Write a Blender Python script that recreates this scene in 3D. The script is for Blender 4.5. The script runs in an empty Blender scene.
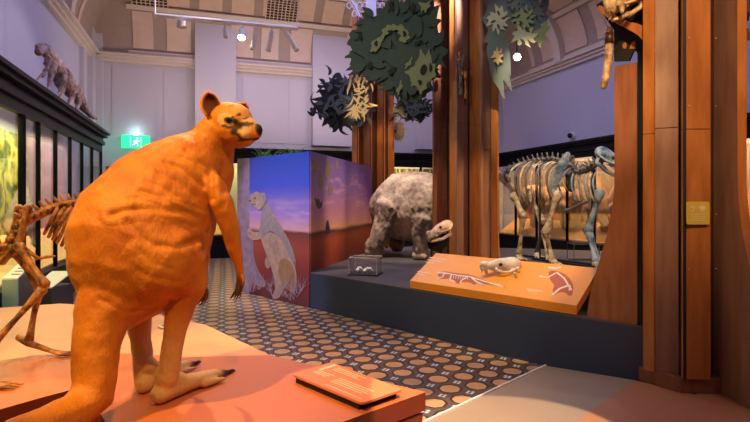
import bpy, bmesh, math, random
from mathutils import Vector, Matrix, noise
random.seed(7)
PI = math.pi
F = 515.0; CH = 1.5; HZ = 201.0; CU = 375.0
V = Vector
scene = bpy.context.scene
col = scene.collection

def at(u, v, Y):            # a point on the camera ray of the photograph at forward distance Y
    return V(((u-CU)/F*Y, Y, CH-(v-HZ)/F*Y))
def on_z(u, v, z):
    return at(u, v, (CH-z)*F/(v-HZ))
A_ = 0.3190
RD = V((math.cos(A_), math.sin(A_), 0)); DD = V((-math.sin(A_), math.cos(A_), 0))
def room(a, b, z=0.0):      # hall coordinates: a across, b along
    return RD*a + DD*b + V((0, 0, z))
def ray_a(u, v, a):         # where the ray meets the plane a = const
    d = V(((u-CU)/F, 1, 0)); s = a/d.dot(RD)
    return at(u, v, s)
def ray_b(u, v, b):
    d = V(((u-CU)/F, 1, 0)); s = b/d.dot(DD)
    return at(u, v, s)
def ray_line(u, v, p, q):   # ray meets the vertical plane through p, q
    p = V((p[0], p[1], 0)); q = V((q[0], q[1], 0))
    n = V((-(q-p).y, (q-p).x, 0)); d = V(((u-CU)/F, 1, 0))
    return at(u, v, n.dot(p)/n.dot(d))

# ------------------------------------------------------------------ materials
class NT:
    def __init__(s, name):
        s.m = bpy.data.materials.new(name); s.m.use_nodes = True
        s.t = s.m.node_tree; s.b = s.t.nodes['Principled BSDF']
    def n(s, typ, **kw):
        x = s.t.nodes.new(typ)
        for k, v in kw.items(): setattr(x, k, v)
        return x
    def l(s, a, b): s.t.links.new(a, b)
    def math(s, op, a, b=None, c=None):
        x = s.n('ShaderNodeMath', operation=op)
        for i, q in enumerate((a, b, c)):
            if q is None: continue
            if hasattr(q, 'is_output'): s.l(q, x.inputs[i])
            else: x.inputs[i].default_value = q
        return x.outputs[0]
    def mix(s, f, a, b):
        x = s.n('ShaderNodeMix', data_type='RGBA')
        for i, q in ((0, f), (6, a), (7, b)):
            if hasattr(q, 'is_output'): s.l(q, x.inputs[i])
            else: x.inputs[i].default_value = q if i == 0 else (*q[:3], 1)
        return x.outputs[2]
    def noise(s, scale, detail=3, vec=None, rough=.5):
        x = s.n('ShaderNodeTexNoise'); x.inputs['Scale'].default_value = scale
        x.inputs['Detail'].default_value = detail; x.inputs['Roughness'].default_value = rough
        if vec is not None: s.l(vec, x.inputs['Vector'])
        return x.outputs['Fac']
    def coord(s, scale=(1, 1, 1), kind='Object', rot=(0, 0, 0)):
        c = s.n('ShaderNodeTexCoord'); mp = s.n('ShaderNodeMapping')
        mp.inputs['Scale'].default_value = scale; mp.inputs['Rotation'].default_value = rot
        s.l(c.outputs[kind], mp.inputs['Vector']); return mp.outputs[0]
    def ramp(s, fac, stops):
        r = s.n('ShaderNodeValToRGB'); s.l(fac, r.inputs[0])
        while len(r.color_ramp.elements) < len(stops): r.color_ramp.elements.new(.5)
        for e, (p, c) in zip(r.color_ramp.elements, stops): e.position = p; e.color = (*c[:3], 1)
        return r.outputs[0]
    def base(s, c):
        if hasattr(c, 'is_output'): s.l(c, s.b.inputs['Base Color'])
        else: s.b.inputs['Base Color'].default_value = (*c[:3], 1)
    def bump(s, h, strength, dist=.01):
        x = s.n('ShaderNodeBump'); x.inputs['Strength'].default_value = strength
        x.inputs['Distance'].default_value = dist
        s.l(h, x.inputs['Height']); s.l(x.outputs[0], s.b.inputs['Normal'])
    def set(s, **kw):
        for k, v in kw.items(): s.b.inputs[k.replace('_', ' ')].default_value = v

def plain(name, c, rough=.6, var=.12, scale=6, bump=0, bscale=60, metal=0, **kw):
    t = NT(name); co = t.coord()
    f = t.noise(scale, 4, co)
    t.base(t.mix(f, tuple(max(0, x*(1-var*1.6)) for x in c), tuple(min(1, x*(1+var*1.6)) for x in c)))
    t.set(Roughness=rough, Metallic=metal, **kw)
    if bump: t.bump(t.noise(bscale, 5, co), bump)
    return t.m
def emit(name, c, s, base=None):
    t = NT(name); t.base(base or c)
    t.b.inputs['Emission Color'].default_value = (*c, 1); t.set(Emission_Strength=s); return t.m
def wood(name, c1, c2, rough=.38, seed=0):
    t = NT(name); co = t.coord((9, 9, 1.3), rot=(0, 0, seed))
    n1 = t.noise(1.6, 6, co, .6)
    w = t.n('ShaderNodeTexWave', wave_type='RINGS'); t.l(co, w.inputs[0])
    w.inputs['Scale'].default_value = .45; w.inputs['Distortion'].default_value = 9; w.inputs['Detail'].default_value = 3
    w.inputs['Detail Scale'].default_value = 1.3
    f = t.math('ADD', t.math('MULTIPLY', w.outputs['Fac'], .13), t.math('MULTIPLY', n1, .87))
    t.base(t.ramp(f, [(.30, c1), (.70, c2)])); t.set(Roughness=rough)
    t.bump(n1, .08); return t.m
def bone(name, c1, c2, scale=9):
    t = NT(name); co = t.coord()
    t.base(t.ramp(t.noise(scale, 5, co, .65), [(.36, c1), (.6, c2)])); t.set(Roughness=.55)
    t.bump(t.noise(45, 4, co), .25); return t.m

M = {}
M['wall'] = plain('lilac painted plaster', (.56, .54, .60), .8, .03, 1)
M['wall_side'] = plain('blue lilac painted plaster', (.52, .53, .66), .8, .03, 1)
M['cornice'] = plain('cream plaster moulding', (.66, .58, .50), .7, .04)
M['cove'] = plain('taupe cove rib', (.40, .32, .27), .8, .06)
M['coffer'] = plain('cream coffer panel', (.66, .52, .42), .8, .06)
M['case_black'] = plain('black painted joinery', (.009, .009, .012), .45, .1)
M['case_black'].node_tree.nodes['Principled BSDF'].inputs['Specular IOR Level'].default_value = .15
M['black'] = plain('matt black', (.008, .008, .009), .7, .1)
M['joinery_dk'] = plain('dark painted glazing bar', (.003, .003, .004), .6, .1)
M['joinery_dk'].node_tree.nodes['Principled BSDF'].inputs['Specular IOR Level'].default_value = .05
M['plinth'] = plain('midnight blue painted plinth', (.019, .042, .110), .45, .06, 2)
M['plinth_top'] = plain('grey painted plinth top', (.085, .075, .068), .6, .12, 3)
M['terracotta'] = plain('terracotta painted slab', (.56, .165, .055), .42, .05, 2)
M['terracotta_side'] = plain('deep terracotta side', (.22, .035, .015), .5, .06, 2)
M['apricot'] = plain('apricot painted slab', (.74, .36, .18), .5, .04, 2)
M['ramp'] = plain('beige floor vinyl', (.34, .26, .20), .5, .06, 3)
M['deck'] = plain('brown orange floor vinyl', (.46, .22, .12), .5, .05, 3)
M['orange_panel'] = plain('orange painted panel', (.84, .36, .035), .4, .05, 3)
M['orange_side'] = plain('burnt orange panel edge', (.70, .26, .025), .5, .05, 3)
M['white'] = plain('white enamel', (.9, .9, .93), .4, .03)
M['steel'] = plain('lilac painted iron', (.62, .62, .78), .45, .05)
M['wood_lit'] = wood('varnished ply lit orange', (.32, .110, .026), (.50, .20, .055))  # orange spotlight tone put into the base colour of the brown ply
M['wood_br'] = wood('brown varnished ply', (.18, .07, .04), (.29, .125, .075), seed=1)
M['wood_shaded'] = wood('varnished ply shaded grey brown', (.22, .12, .095), (.33, .20, .16), seed=2)  # same ply with the greyish tone of ambient-lit faces painted in
M['wood_tan'] = wood('varnished ply lightened as lit', (.22, .080, .040), (.36, .15, .078), seed=4)  # lighter copy of the brown ply so the buttress looks lit
M['wood_dk'] = wood('dark ply', (.05, .018, .01), (.10, .035, .018), seed=3)
M['bone_or'] = bone('amber old bone', (.06, .018, .005), (.58, .25, .055), 14)  # wide mottling puts highlight and dark contrast into the bone colour
M['bone_cr'] = bone('cream bone', (.20, .11, .05), (.76, .58, .35), 11)
M['bone_wh'] = bone('white cast bone', (.66, .62, .58), (.90, .89, .88))
M['bone_bl'] = bone('blue grey bone', (.035, .07, .12), (.34, .40, .44), 7)
M['bone_dk'] = bone('dark grey bone', (.045, .045, .05), (.20, .17, .15))
M['gold'] = plain('brass plate', (.62, .50, .10), .4, .05)
M['gold_lt'] = plain('pale plate print', (.75, .70, .42), .5, .02)
M['leaf_dk'] = plain('dark green painted ply', (.030, .062, .048), .6, .1, 3)
M['leaf_ol'] = plain('olive painted ply', (.20, .26, .12), .6, .1, 5)
M['leaf_bk'] = plain('black green painted ply', (.020, .028, .030), .6, .2, 3)
M['leaf_sl'] = plain('slate grey painted ply', (.085, .115, .115), .6, .15, 4)
M['leaf_gd'] = plain('straw painted ply', (.55, .40, .17), .6, .15, 4)
M['leaf_bl'] = plain('steel blue painted ply', (.07, .12, .17), .6, .15, 3)
M['grass'] = plain('green grass', (.10, .22, .03), .6, .3, 5)
M['text'] = plain('pale print', (.85, .62, .45), .6, .02)
M['text_w'] = plain('white print', (.85, .75, .66), .6, .02)
M['print_br'] = plain('brown print', (.42, .10, .035), .5, .1)
M['paper'] = bone('pinkish papier mache', (.20, .14, .13), (.60, .45, .42), 5)
M['sand'] = plain('ochre sand', (.80, .50, .18), .9, .12, 3)
M['pale_green'] = plain('pale green backing', (.42, .46, .30), .7, .08, 2)
M['navy_light'] = plain('pale blue display block', (.22, .36, .45), .5, .04)
M['grey_block'] = plain('dark grey display block', (.06, .06, .07), .5, .04)
M['tan_hide'] = plain('tan hide', (.34, .19, .12), .8, .2, 8, .3)
M['white_ptg'] = plain('cream card', (.8, .75, .62), .6, .05)

def glass_mat():
    t = NT('clear glass'); t.t.nodes.remove(t.b)
    tr = t.n('ShaderNodeBsdfTransparent'); gl = t.n('ShaderNodeBsdfGlossy'); gl.inputs['Roughness'].default_value = .03
    mx = t.n('ShaderNodeMixShader'); fr = t.n('ShaderNodeFresnel'); fr.inputs[0].default_value = 1.35
    f = t.math('ADD', t.math('MULTIPLY', fr.outputs[0], .45), .005)
    t.l(f, mx.inputs[0]); t.l(tr.outputs[0], mx.inputs[1]); t.l(gl.outputs[0], mx.inputs[2])
    t.l(mx.outputs[0], t.t.nodes['Material Output'].inputs[0]); return t.m
M['glass'] = glass_mat()

def tile_mat():
    t = NT('patterned encaustic floor tiles')
    co = t.n('ShaderNodeTexCoord'); mp = t.n('ShaderNodeMapping')
    mp.inputs['Rotation'].default_value = (0, 0, -.285)
    t.l(co.outputs['Object'], mp.inputs[0])
    sx = t.n('ShaderNodeSeparateXYZ'); t.l(mp.outputs[0], sx.inputs[0])
    S = 1/.235
    def cell(o, off):
        q = t.math('FRACT', t.math('ADD', t.math('MULTIPLY', o, S), off))
        return t.math('ABSOLUTE', t.math('SUBTRACT', q, .5))
    x = cell(sx.outputs[0], 100.13); y = cell(sx.outputs[1], 100.41)
    d8 = t.math('MAXIMUM', t.math('MAXIMUM', x, y), t.math('MULTIPLY', t.math('ADD', x, y), .72))
    cx = t.math('SUBTRACT', .5, x); cy = t.math('SUBTRACT', .5, y)     # distance to the lattice corner
    dc = t.math('MAXIMUM', cx, cy)
    chk = t.math('PINGPONG', t.math('ADD', t.math('FLOOR', t.math('MULTIPLY', t.math('ADD', cx, .05), 10.0)), t.math('FLOOR', t.math('MULTIPLY', t.math('ADD', cy, .05), 10.0))), 1.0)
    inner = t.math('LESS_THAN', d8, .335); ring = t.math('LESS_THAN', d8, .405)
    corner = t.math('LESS_THAN', dc, .15)
    n = t.noise(9, 3, co.outputs['Object'])
    tan = t.mix(n, (.42, .23, .115), (.62, .38, .21))
    brown = t.mix(n, (.085, .055, .05), (.15, .10, .085))
    c = t.mix(ring, brown, (.012, .011, .014))
    c = t.mix(corner, c, t.mix(chk, (.05, .07, .11), (.72, .74, .78)))
    c = t.mix(inner, c, tan)
    t.base(c); t.set(Roughness=.33); return t.m
M['tiles'] = tile_mat()

def mural(name, z0, z1, stops, cloud=None, cl_z=(.4, .8), scale=(.8, .8, 5), wob=.05):
    t = NT(name); co = t.n('ShaderNodeNewGeometry').outputs['Position']
    mp = t.n('ShaderNodeMapping'); mp.inputs['Scale'].default_value = scale; t.l(co, mp.inputs[0])
    s = t.n('ShaderNodeSeparateXYZ'); t.l(co, s.inputs[0])
    nz = t.noise(1.4, 5, mp.outputs[0], .6)
    f = t.math('DIVIDE', t.math('SUBTRACT', s.outputs[2], z0), z1-z0)
    f2 = t.math('ADD', f, t.math('MULTIPLY', t.math('SUBTRACT', nz, .5), wob))
    c = t.ramp(f2, stops)
    if cloud:
        m = t.ramp(nz, [(.52, (0, 0, 0)), (.66, (1, 1, 1))])
        band = t.ramp(f, [(cl_z[0]-.02, (0, 0, 0)), (cl_z[0]+.05, (1, 1, 1)), (cl_z[1]-.1, (1, 1, 1)), (cl_z[1], (0, 0, 0))])
        c = t.mix(t.math('MULTIPLY', t.math('MULTIPLY', m, band), .6), c, cloud)
    t.base(c); t.set(Roughness=.45); return t.m
M['mural_l'] = mural('printed twilight landscape', 0, 2.2, [(0, (.10, .02, .05)), (.18, (.22, .03, .05)), (.36, (.34, .06, .07)), (.475, (.15, .035, .05)), (.495, (.66, .34, .48)), (.58, (.34, .22, .72)), (.78, (.03, .07, .66)), (1, (.008, .045, .42))], (.62, .40, .70), (.47, .72))
M['mural_r'] = mural('printed sunset landscape', 0.2, 2.2, [(0, (.12, .015, .008)), (.20, (.26, .035, .012)), (.36, (.40, .075, .02)), (.415, (.10, .03, .02)), (.44, (.90, .40, .20)), (.54, (.66, .26, .32)), (.76, (.26, .12, .38)), (1, (.12, .07, .28))], (.85, .42, .38), (.5, .95))
M['mural_desert'] = mural('painted desert backdrop', .5, 2.6, [(0, (.80, .48, .20)), (.12, (.70, .09, .015)), (.36, (.70, .11, .02)), (.46, (.55, .24, .12)), (.62, (.22, .15, .13)), (1, (.14, .11, .12))], wob=.14, scale=(1.5, 1.5, 2))
M['mural_dusk'] = mural('painted dusk backdrop', .5, 2.6, [(0, (.70, .36, .12)), (.2, (.60, .18, .10)), (.36, (.55, .30, .26)), (.55, (.42, .30, .40)), (1, (.20, .17, .30))], (.6, .45, .5), (.3, .9), wob=.1)
def fern_mural(name, a, b, c):
    t = NT(name); co = t.coord((1, 1, 1))
    w = t.n('ShaderNodeTexWave'); t.l(co, w.inputs[0]); w.inputs['Scale'].default_value = 2.2
    w.inputs['Distortion'].default_value = 14; w.inputs['Detail'].default_value = 4
    f = t.math('ADD', t.math('MULTIPLY', w.outputs['Fac'], .5), t.math('MULTIPLY', t.noise(3, 6, co, .7), .5))
    t.base(t.ramp(f, [(.25, a), (.5, b), (.75, c)])); t.set(Roughness=.6); return t.m
M['fern'] = fern_mural('painted fern forest', (.035, .075, .01), (.26, .27, .03), (.66, .58, .13))
M['forest'] = fern_mural('painted dim forest', (.03, .03, .01), (.16, .14, .03), (.40, .34, .10))

def fur_mat(name, attr, bumpst=.5, scale=120, rough=.7):
    t = NT(name); a = t.n('ShaderNodeVertexColor'); a.layer_name = attr
    co = t.coord((1, 1, .45)); n = t.noise(scale, 5, co, .6); n2 = t.noise(5, 4, co)
    dark = t.n('ShaderNodeHueSaturation'); t.l(a.outputs[0], dark.inputs['Color']); dark.inputs['Value'].default_value = .72
    f = t.math('ADD', t.math('MULTIPLY', n, .5), t.math('MULTIPLY', n2, .5))
    t.base(t.mix(f, dark.outputs[0], a.outputs[0])); t.set(Roughness=rough)
    t.bump(n, bumpst, .008); return t.m
M['kfur'] = fur_mat('short ginger fur', 'Col', .6, 80, .55)
M['dfur'] = fur_mat('shaggy grey fur', 'Col', 1.0, 55, .9)

# ------------------------------------------------------------------ object helpers
def tag(o, label=None, cat=None, group=None, kind=None):
    for k, v in (('label', label), ('category', cat), ('group', group), ('kind', kind)):
        if v: o[k] = v
    return o
def thing(name, loc, label, cat, group=None, rz=0):
    o = bpy.data.objects.new(name, None); col.objects.link(o)
    o.location = loc; o.rotation_euler.z = rz; o.empty_display_size = .1
    return tag(o, label, cat, group)
def root_loc(p):
    while p.parent: p = p.parent
    return V(p.location)
class MB:
    def __init__(s): s.v = []; s.f = []; s.mi = []
    def add(s, vs, fs, mi=0):
        o = len(s.v); s.v += [V(p) for p in vs]; s.f += [[i+o for i in f] for f in fs]; s.mi += [mi]*len(fs)
        return s
    def prism(s, poly, ext, mi=0, side=None):
        n = len(poly); P = [V(p) for p in poly]; e = V(ext)
        if n > 2:
            nn = V((0, 0, 0))
            for i in range(n): nn += P[i].cross(P[(i+1) % n])
            if nn.dot(e) < 0: P = P[::-1]
        o = len(s.v); s.v += P + [p+e for p in P]
        s.f.append([o+i for i in range(n)][::-1]); s.f.append([o+n+i for i in range(n)]); s.mi += [mi, mi]
        for i in range(n):
            s.f.append([o+i, o+(i+1) % n, o+n+(i+1) % n, o+n+i]); s.mi.append(mi if side is None else side)
        return s
    def flat(s, poly, z0, z1, mi=0, side=None):
        return s.prism([(p[0], p[1], z0) for p in poly], (0, 0, z1-z0), mi, side)
    def wallbox(s, p, q, th, z0, z1, mi=0):   # vertical board from plan point p to q, th to the left of p->q
        p = V((p[0], p[1], 0)); q = V((q[0], q[1], 0)); d = (q-p).normalized(); n = V((-d.y, d.x, 0))*th
        return s.flat([p, q, q+n, p+n], z0, z1, mi)
    def box(s, c, d, mi=0, M3=None):
        c = V(c); hx, hy, hz = d[0]/2, d[1]/2, d[2]/2
        P = [V((x, y, z)) for x in (-hx, hx) for y in (-hy, hy) for z in (-hz, hz)]
        if M3: P = [M3 @ p for p in P]
        return s.add([c+p for p in P], [(0, 1, 3, 2), (4, 6, 7, 5), (0, 4, 5, 1), (2, 3, 7, 6), (0, 2, 6, 4), (1, 5, 7, 3)], mi)
    def tube(s, pts, rad, seg=12, side=None, rb=None, mi=0, caps=True):
        pts = [V(p) for p in pts]; n = len(pts)
        if not hasattr(rad, '__len__'): rad = [rad]*n
        if rb is None: rb = rad
        rings = []; up = None
        if caps:   # rounded ends: one extra small ring each
            d0 = (pts[0]-pts[1]).normalized(); d1 = (pts[-1]-pts[-2]).normalized()
            pts = [pts[0]+d0*rad[0]*.6] + pts + [pts[-1]+d1*rad[-1]*.6]
            rad = [rad[0]*.55]+list(rad)+[rad[-1]*.55]; rb = [rb[0]*.55]+list(rb)+[rb[-1]*.55]; n += 2
        for i, p in enumerate(pts):
            d = (pts[min(i+1, n-1)]-pts[max(i-1, 0)]).normalized()
            if side is not None:
                sd = V(side); b = (sd - d*sd.dot(d)).normalized(); a = d.cross(b)
            else:
                if up is None:
                    up = V((0, 0, 1)) if abs(d.z) < .9 else V((1, 0, 0))
                a = (up - d*up.dot(d)).normalized(); up = a; b = d.cross(a)
            rings.append([p + a*(math.cos(2*PI*k/seg)*rad[i]) + b*(math.sin(2*PI*k/seg)*rb[i]) for k in range(seg)])
        o = len(s.v)
        for r in rings: s.v += r
        for i in range(n-1):
            for k in range(seg):
                s.f.append([o+i*seg+k, o+i*seg+(k+1) % seg, o+(i+1)*seg+(k+1) % seg, o+(i+1)*seg+k]); s.mi.append(mi)
        s.f.append([o+k for k in range(seg)][::-1]); s.f.append([o+(n-1)*seg+k for k in range(seg)]); s.mi += [mi, mi]
        return s
    def ball(s, c, r, X=None, Z=None, seg=14, mi=0):
        c = V(c); r = (r, r, r) if not hasattr(r, '__len__') else r
        X = V(X).normalized() if X is not None else V((1, 0, 0))
        Z = V(Z) if Z is not None else V((0, 0, 1)); Z = (Z - X*Z.dot(X)).normalized(); Y = Z.cross(X)
        h = seg//2+1; vs = [c+Z*r[2]]; fs = []
        for i in range(1, h):
            t = PI*i/h
            for k in range(seg):
                p = 2*PI*k/seg
                vs.append(c + X*(r[0]*math.sin(t)*math.cos(p)) + Y*(r[1]*math.sin(t)*math.sin(p)) + Z*(r[2]*math.cos(t)))
        vs.append(c-Z*r[2])
        for k in range(seg): fs.append((0, 1+k, 1+(k+1) % seg))
        for i in range(h-2):
            for k in range(seg):
                a = 1+i*seg; fs.append((a+k, a+seg+k, a+seg+(k+1) % seg, a+(k+1) % seg))
        a = 1+(h-2)*seg
        for k in range(seg): fs.append((a+k, len(vs)-1, a+(k+1) % seg))
        return s.add(vs, fs, mi)
    def build(s, name, mats, parent=None, smooth=False, bevel=0):
        me = bpy.data.meshes.new(name); off = root_loc(parent) if parent else V((0, 0, 0))
        me.from_pydata([p-off for p in s.v], [], s.f)
        for m in (mats if isinstance(mats, (list, tuple)) else [mats]): me.materials.append(m)
        me.polygons.foreach_set('material_index', s.mi)
        if smooth: me.polygons.foreach_set('use_smooth', [True]*len(me.polygons))
        me.update(); o = bpy.data.objects.new(name, me); col.objects.link(o)
        if parent: o.parent = parent
        if bevel:
            b = o.modifiers.new('bevel', 'BEVEL'); b.width = bevel; b.segments = 2; b.limit_method = 'ANGLE'
        return o
    def organic(s, name, mat, parent=None, voxel=.015, smooth=4, disp=None, color=None, keep=None):
        o = s.build(name, mat, parent)
        r = o.modifiers.new('r', 'REMESH'); r.mode = 'VOXEL'; r.voxel_size = voxel
        if smooth:
            sm = o.modifiers.new('s', 'SMOOTH'); sm.factor = .6; sm.iterations = smooth
        bpy.context.view_layer.update()
        dg = bpy.context.evaluated_depsgraph_get(); ev = o.evaluated_get(dg)
        me = bpy.data.meshes.new_from_object(ev); old = o.data
        o.modifiers.clear(); o.data = me; bpy.data.meshes.remove(old); me.name = name
        off = root_loc(parent) if parent else V((0, 0, 0))
        if disp:
            ns = [v.normal.copy() for v in me.vertices]
            for v, nn in zip(me.vertices, ns): v.co = v.co + nn*disp(v.co+off, nn)
        if color:
            ca = me.color_attributes.new('Col', 'FLOAT_COLOR', 'POINT')
            for i, v in enumerate(me.vertices): ca.data[i].color = (*color(v.co+off), 1)
        me.polygons.foreach_set('use_smooth', [True]*len(me.polygons)); me.update()
        return o
def struct(mb, name, mats, **kw):
    o = mb.build(name, mats, **kw); o['kind'] = 'structure'; return o
def copy_tree(o, parent=None):
    c = o.copy(); col.objects.link(c); c.parent = parent
    for ch in list(o.children): copy_tree(ch, c)
    return c
def lamp(name, kind, loc, energy, color, target=None, size=.1, angle=60, blend=.5, sy=None):
    L = bpy.data.lights.new(name, kind); L.energy = energy; L.color = color
    if kind == 'SPOT': L.spot_size = math.radians(angle); L.spot_blend = blend; L.shadow_soft_size = size
    elif kind == 'AREA':
        L.size = size
        if sy: L.shape = 'RECTANGLE'; L.size_y = sy
    else: L.shadow_soft_size = size
    o = bpy.data.objects.new(name, L); col.objects.link(o); o.location = loc
    if target is not None: o.rotation_euler = (V(target)-V(loc)).to_track_quat('-Z', 'Y').to_euler()
    return o
def lerp(a, b, t): return a+(b-a)*t
def sst(a, b, x):
    t = min(1, max(0, (x-a)/(b-a))); return t*t*(3-2*t)
def mixc(a, b, t): return tuple(lerp(x, y, t) for x, y in zip(a, b))

# ------------------------------------------------------------------ hall
AL, AR, BW = -2.8, 9.4, 14.9
B0 = -5.0
mb = MB(); mb.flat([room(AL-1, B0), room(AR+1, B0), room(AR+1, BW+1), room(AL-1, BW+1)], -.1, 0); struct(mb, 'floor', M['tiles'])
ZC = 5.2
mb = MB(); mb.wallbox(room(AL, BW), room(AL, B0), -.3, 0, 7.4); struct(mb, 'wall_left', M['wall_side'])
mb = MB(); mb.wallbox(room(AR, B0), room(AR, BW), -.3, 0, 7.4); struct(mb, 'wall_right', M['wall_side'])
DL, DR = -2.45, -1.05     # doorway in the back wall
mb = MB()
mb.wallbox(room(AR, BW), room(DR, BW), -.3, 0, 7.4); mb.wallbox(room(DL, BW), room(AL-.3, BW), -.3, 0, 7.4); mb.wallbox(room(DR, BW), room(DL, BW), -.3, 2.4, 7.4)
struct(mb, 'wall_back', M['wall'])
d = MB(); d.wallbox(room(DR, BW+.2), room(DL, BW+.2), -.06, 0, 2.4); dr = struct(d, 'door_1', M['pale_green'])
d = MB()
for a in (-2.1, -1.75, -1.4): d.wallbox(room(a+.012, BW+.18), room(a-.012, BW+.18), -.03, .1, 2.3)
d.build('door_joint', M['cornice'], dr)
d = MB(); d.wallbox(room(DR+.1, BW-.04), room(DR, BW-.04), -.08, 0, 2.5); d.wallbox(room(DL, BW-.04), room(DL-.1, BW-.04), -.08, 0, 2.5); d.wallbox(room(DR, BW-.04), room(DL, BW-.04), -.08, 2.4, 2.5)
struct(d, 'trim_1', M['wall'])
# cove profile: (inset, z)
prof = []
for i in range(13):
    t = i/12*PI/2; prof.append((0.05+2.1*(1-math.cos(t)), 5.3+2.0*math.sin(t)))
def loop(dd, z): return [room(AL+dd, B0, z), room(AL+dd, BW-dd, z), room(AR-dd, BW-dd, z), room(AR-dd, B0, z)]
mb = MB(); vs = []; fs = []
for dd, z in prof: vs += loop(dd, z)
for i in range(len(prof)-1):
    for k in range(3): fs.append((i*4+k, i*4+k+1, i*4+4+k+1, i*4+4+k))
fs.append(tuple(len(vs)-4+k for k in range(4)))
mb.add(vs, fs); struct(mb, 'ceiling', M['cove'])
def pr(t, lift=0):        # point on cove profile (t 0..1) lifted inward
    th = t*PI/2; return (0.05+2.1*(1-math.cos(th))+lift*math.cos(th), 5.3+2.0*math.sin(th)-lift*math.sin(th))
def cove_patch(mb, wall, s0, s1, t0, t1, lift, n=4, mi=0):
    ring = []
    for i in range(n+1):
        t = lerp(t0, t1, i/n)
        for lf in (0.0, lift):
            dd, z = pr(t, lf)
            for s in (s0, s1):
                if wall == 'b': p = room(s, BW-dd, z)
                elif wall == 'l': p = room(AL+dd, s, z)
                else: p = room(AR-dd, s, z)
                ring.append(p)
    fs = []
    for i in range(n):
        a = i*4; b = a+4
        fs += [(a+2, a+3, b+3, b+2), (a, a+2, b+2, b), (a+1, b+1, b+3, a+3)]
    fs += [(0, 1, 3, 2), (n*4, n*4+2, n*4+3, n*4+1)]
    mb.add(ring, fs, mi)
def coffers(wall, lo, hi, step, skip=()):
    p = MB(); r = MB(); s = lo
    while s < hi-.1:
        if not any(a < s+step/2 < b for a, b in skip):
            cove_patch(p, wall, s+.12, min(s+(step if int((s-lo)/step+.5) % 2 else step*.86), hi)-.10, .07, .37, .035)
        cove_patch(p, wall, s+.12, min(s+step, hi)-.12, .44, .66, .035)
        cove_patch(p, wall, s+.12, min(s+step, hi)-.12, .74, .95, .035)
        s += step
    for t0, t1 in ((.385, .425), (.69, .72), (.0, .045)): cove_patch(r, wall, lo, hi, t0, t1, .09)
    return p, r
k = 2
for w, lo, hi, sk in (('b', AL+.9, AR-.5, ((-.35, .55), (3.0, 4.1))), ('l', 3.0, BW-1.6, ()), ('r', 3.0, BW-1.6, ())):
    p, r = coffers(w, lo, hi, .82 if w == 'b' else 1.1, sk)
    struct(p, 'trim_%d' % k, M['coffer']); struct(r, 'trim_%d' % (k+1), M['cornice']); k += 2
# big arched ribs on the cove of the side walls
r = MB()
for b in (5.2, 8.5, 11.8): cove_patch(r, 'r', b-.14, b+.14, 0, 1, .22, 10); cove_patch(r, 'l', b-.14, b+.14, 0, 1, .22, 10)
struct(r, 'trim_%d' % k, M['cornice']); k += 1
# cornices
def cornice(mb, p, q):
    for (th, z0, z1) in ((.10, 5.12, 5.2), (.16, 5.2, 5.27), (.22, 5.27, 5.33)): mb.wallbox(p, q, th, z0, z1)
PIL = [(-2.8, -2.35), (-.40, .62), (2.95, 4.15)]
pp = []
for u0, u1 in ((195, 236), (313, 352)):
    a0 = ray_b(u0, 100, BW-.32).dot(RD); a1 = ray_b(u1, 100, BW-.32).dot(RD); pp.append((a0, a1))
gaps = [(AL, pp[0][0]), (pp[0][1], pp[1][0]), (pp[1][1], 6.2), (7.2, AR)]
m1 = MB()
for a0, a1 in gaps: cornice(m1, room(a0, BW), room(a1, BW)) if False else [m1.wallbox(room(a1, BW), room(a0, BW), th, z0, z1) for (th, z0, z1) in ((.10, 5.12, 5.2), (.16, 5.2, 5.27), (.22, 5.27, 5.33))]
for (th, z0, z1) in ((.10, 5.12, 5.2), (.16, 5.2, 5.27), (.24, 5.27, 5.34)):
    m1.wallbox(room(AL, BW), room(AL, B0), th, z0, z1); m1.wallbox(room(AR, B0), room(AR, BW), th, z0, z1)
struct(m1, 'trim_%d' % k, M['cornice']); k += 1
m1 = MB()
for a0, a1 in pp+[(6.2, 7.2)]: m1.wallbox(room(a1, BW), room(a0, BW), .32, 3.1, 6.30)
m1.wallbox(room(AL+.0, BW-.0), room(AL, BW-.45), .14, 3.0, 5.9); m1.wallbox(room(AL+.30, BW), room(AL, BW), .12, 0, 5.9)
m1.wallbox(room(AL, BW-.9), room(AL, BW-1.25), .10, 3.0, 5.12)
struct(m1, 'trim_%d' % k, M['wall']); k += 1
# wall panels mouldings on the back wall (flat raised fields)
m1 = MB()
for a0, a1 in ((-2.3, -1.25), (-1.05, -.45), (1.0, 2.2), (2.3, 2.85)): m1.wallbox(room(a1, BW), room(a0, BW), .02, 3.15, 5.0)
struct(m1, 'trim_%d' % k, M['wall']); k += 1
# ceiling vents on the back cove: dark lattice
for i, u in enumerate((148, 284)):
    c = ray_b(u, 12, BW-1.1); a = c.dot(RD)
    root = thing('ceiling_vent', room(a, BW-.9, 6.7), 'square pierced black lattice vent in the cove, %s' % ('nearer the exit sign' if i == 0 else 'above the right end of the lighting track'), 'vent')
    p = MB(); cove_patch(p, 'b', a-.42, a+.42, .42, .62, .05, 4); p.build('backing', M['black'], root)
    p = MB()
    for q in range(9):
        s = a-.42+q*.105; cove_patch(p, 'b', s-.012, s+.012, .42, .62, .075, 4)
        t = .42+q*.025; cove_patch(p, 'b', a-.42, a+.42, t-.0025, t+.0025, .075, 1)
    p.build('lattice', M['coffer'], root)

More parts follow.
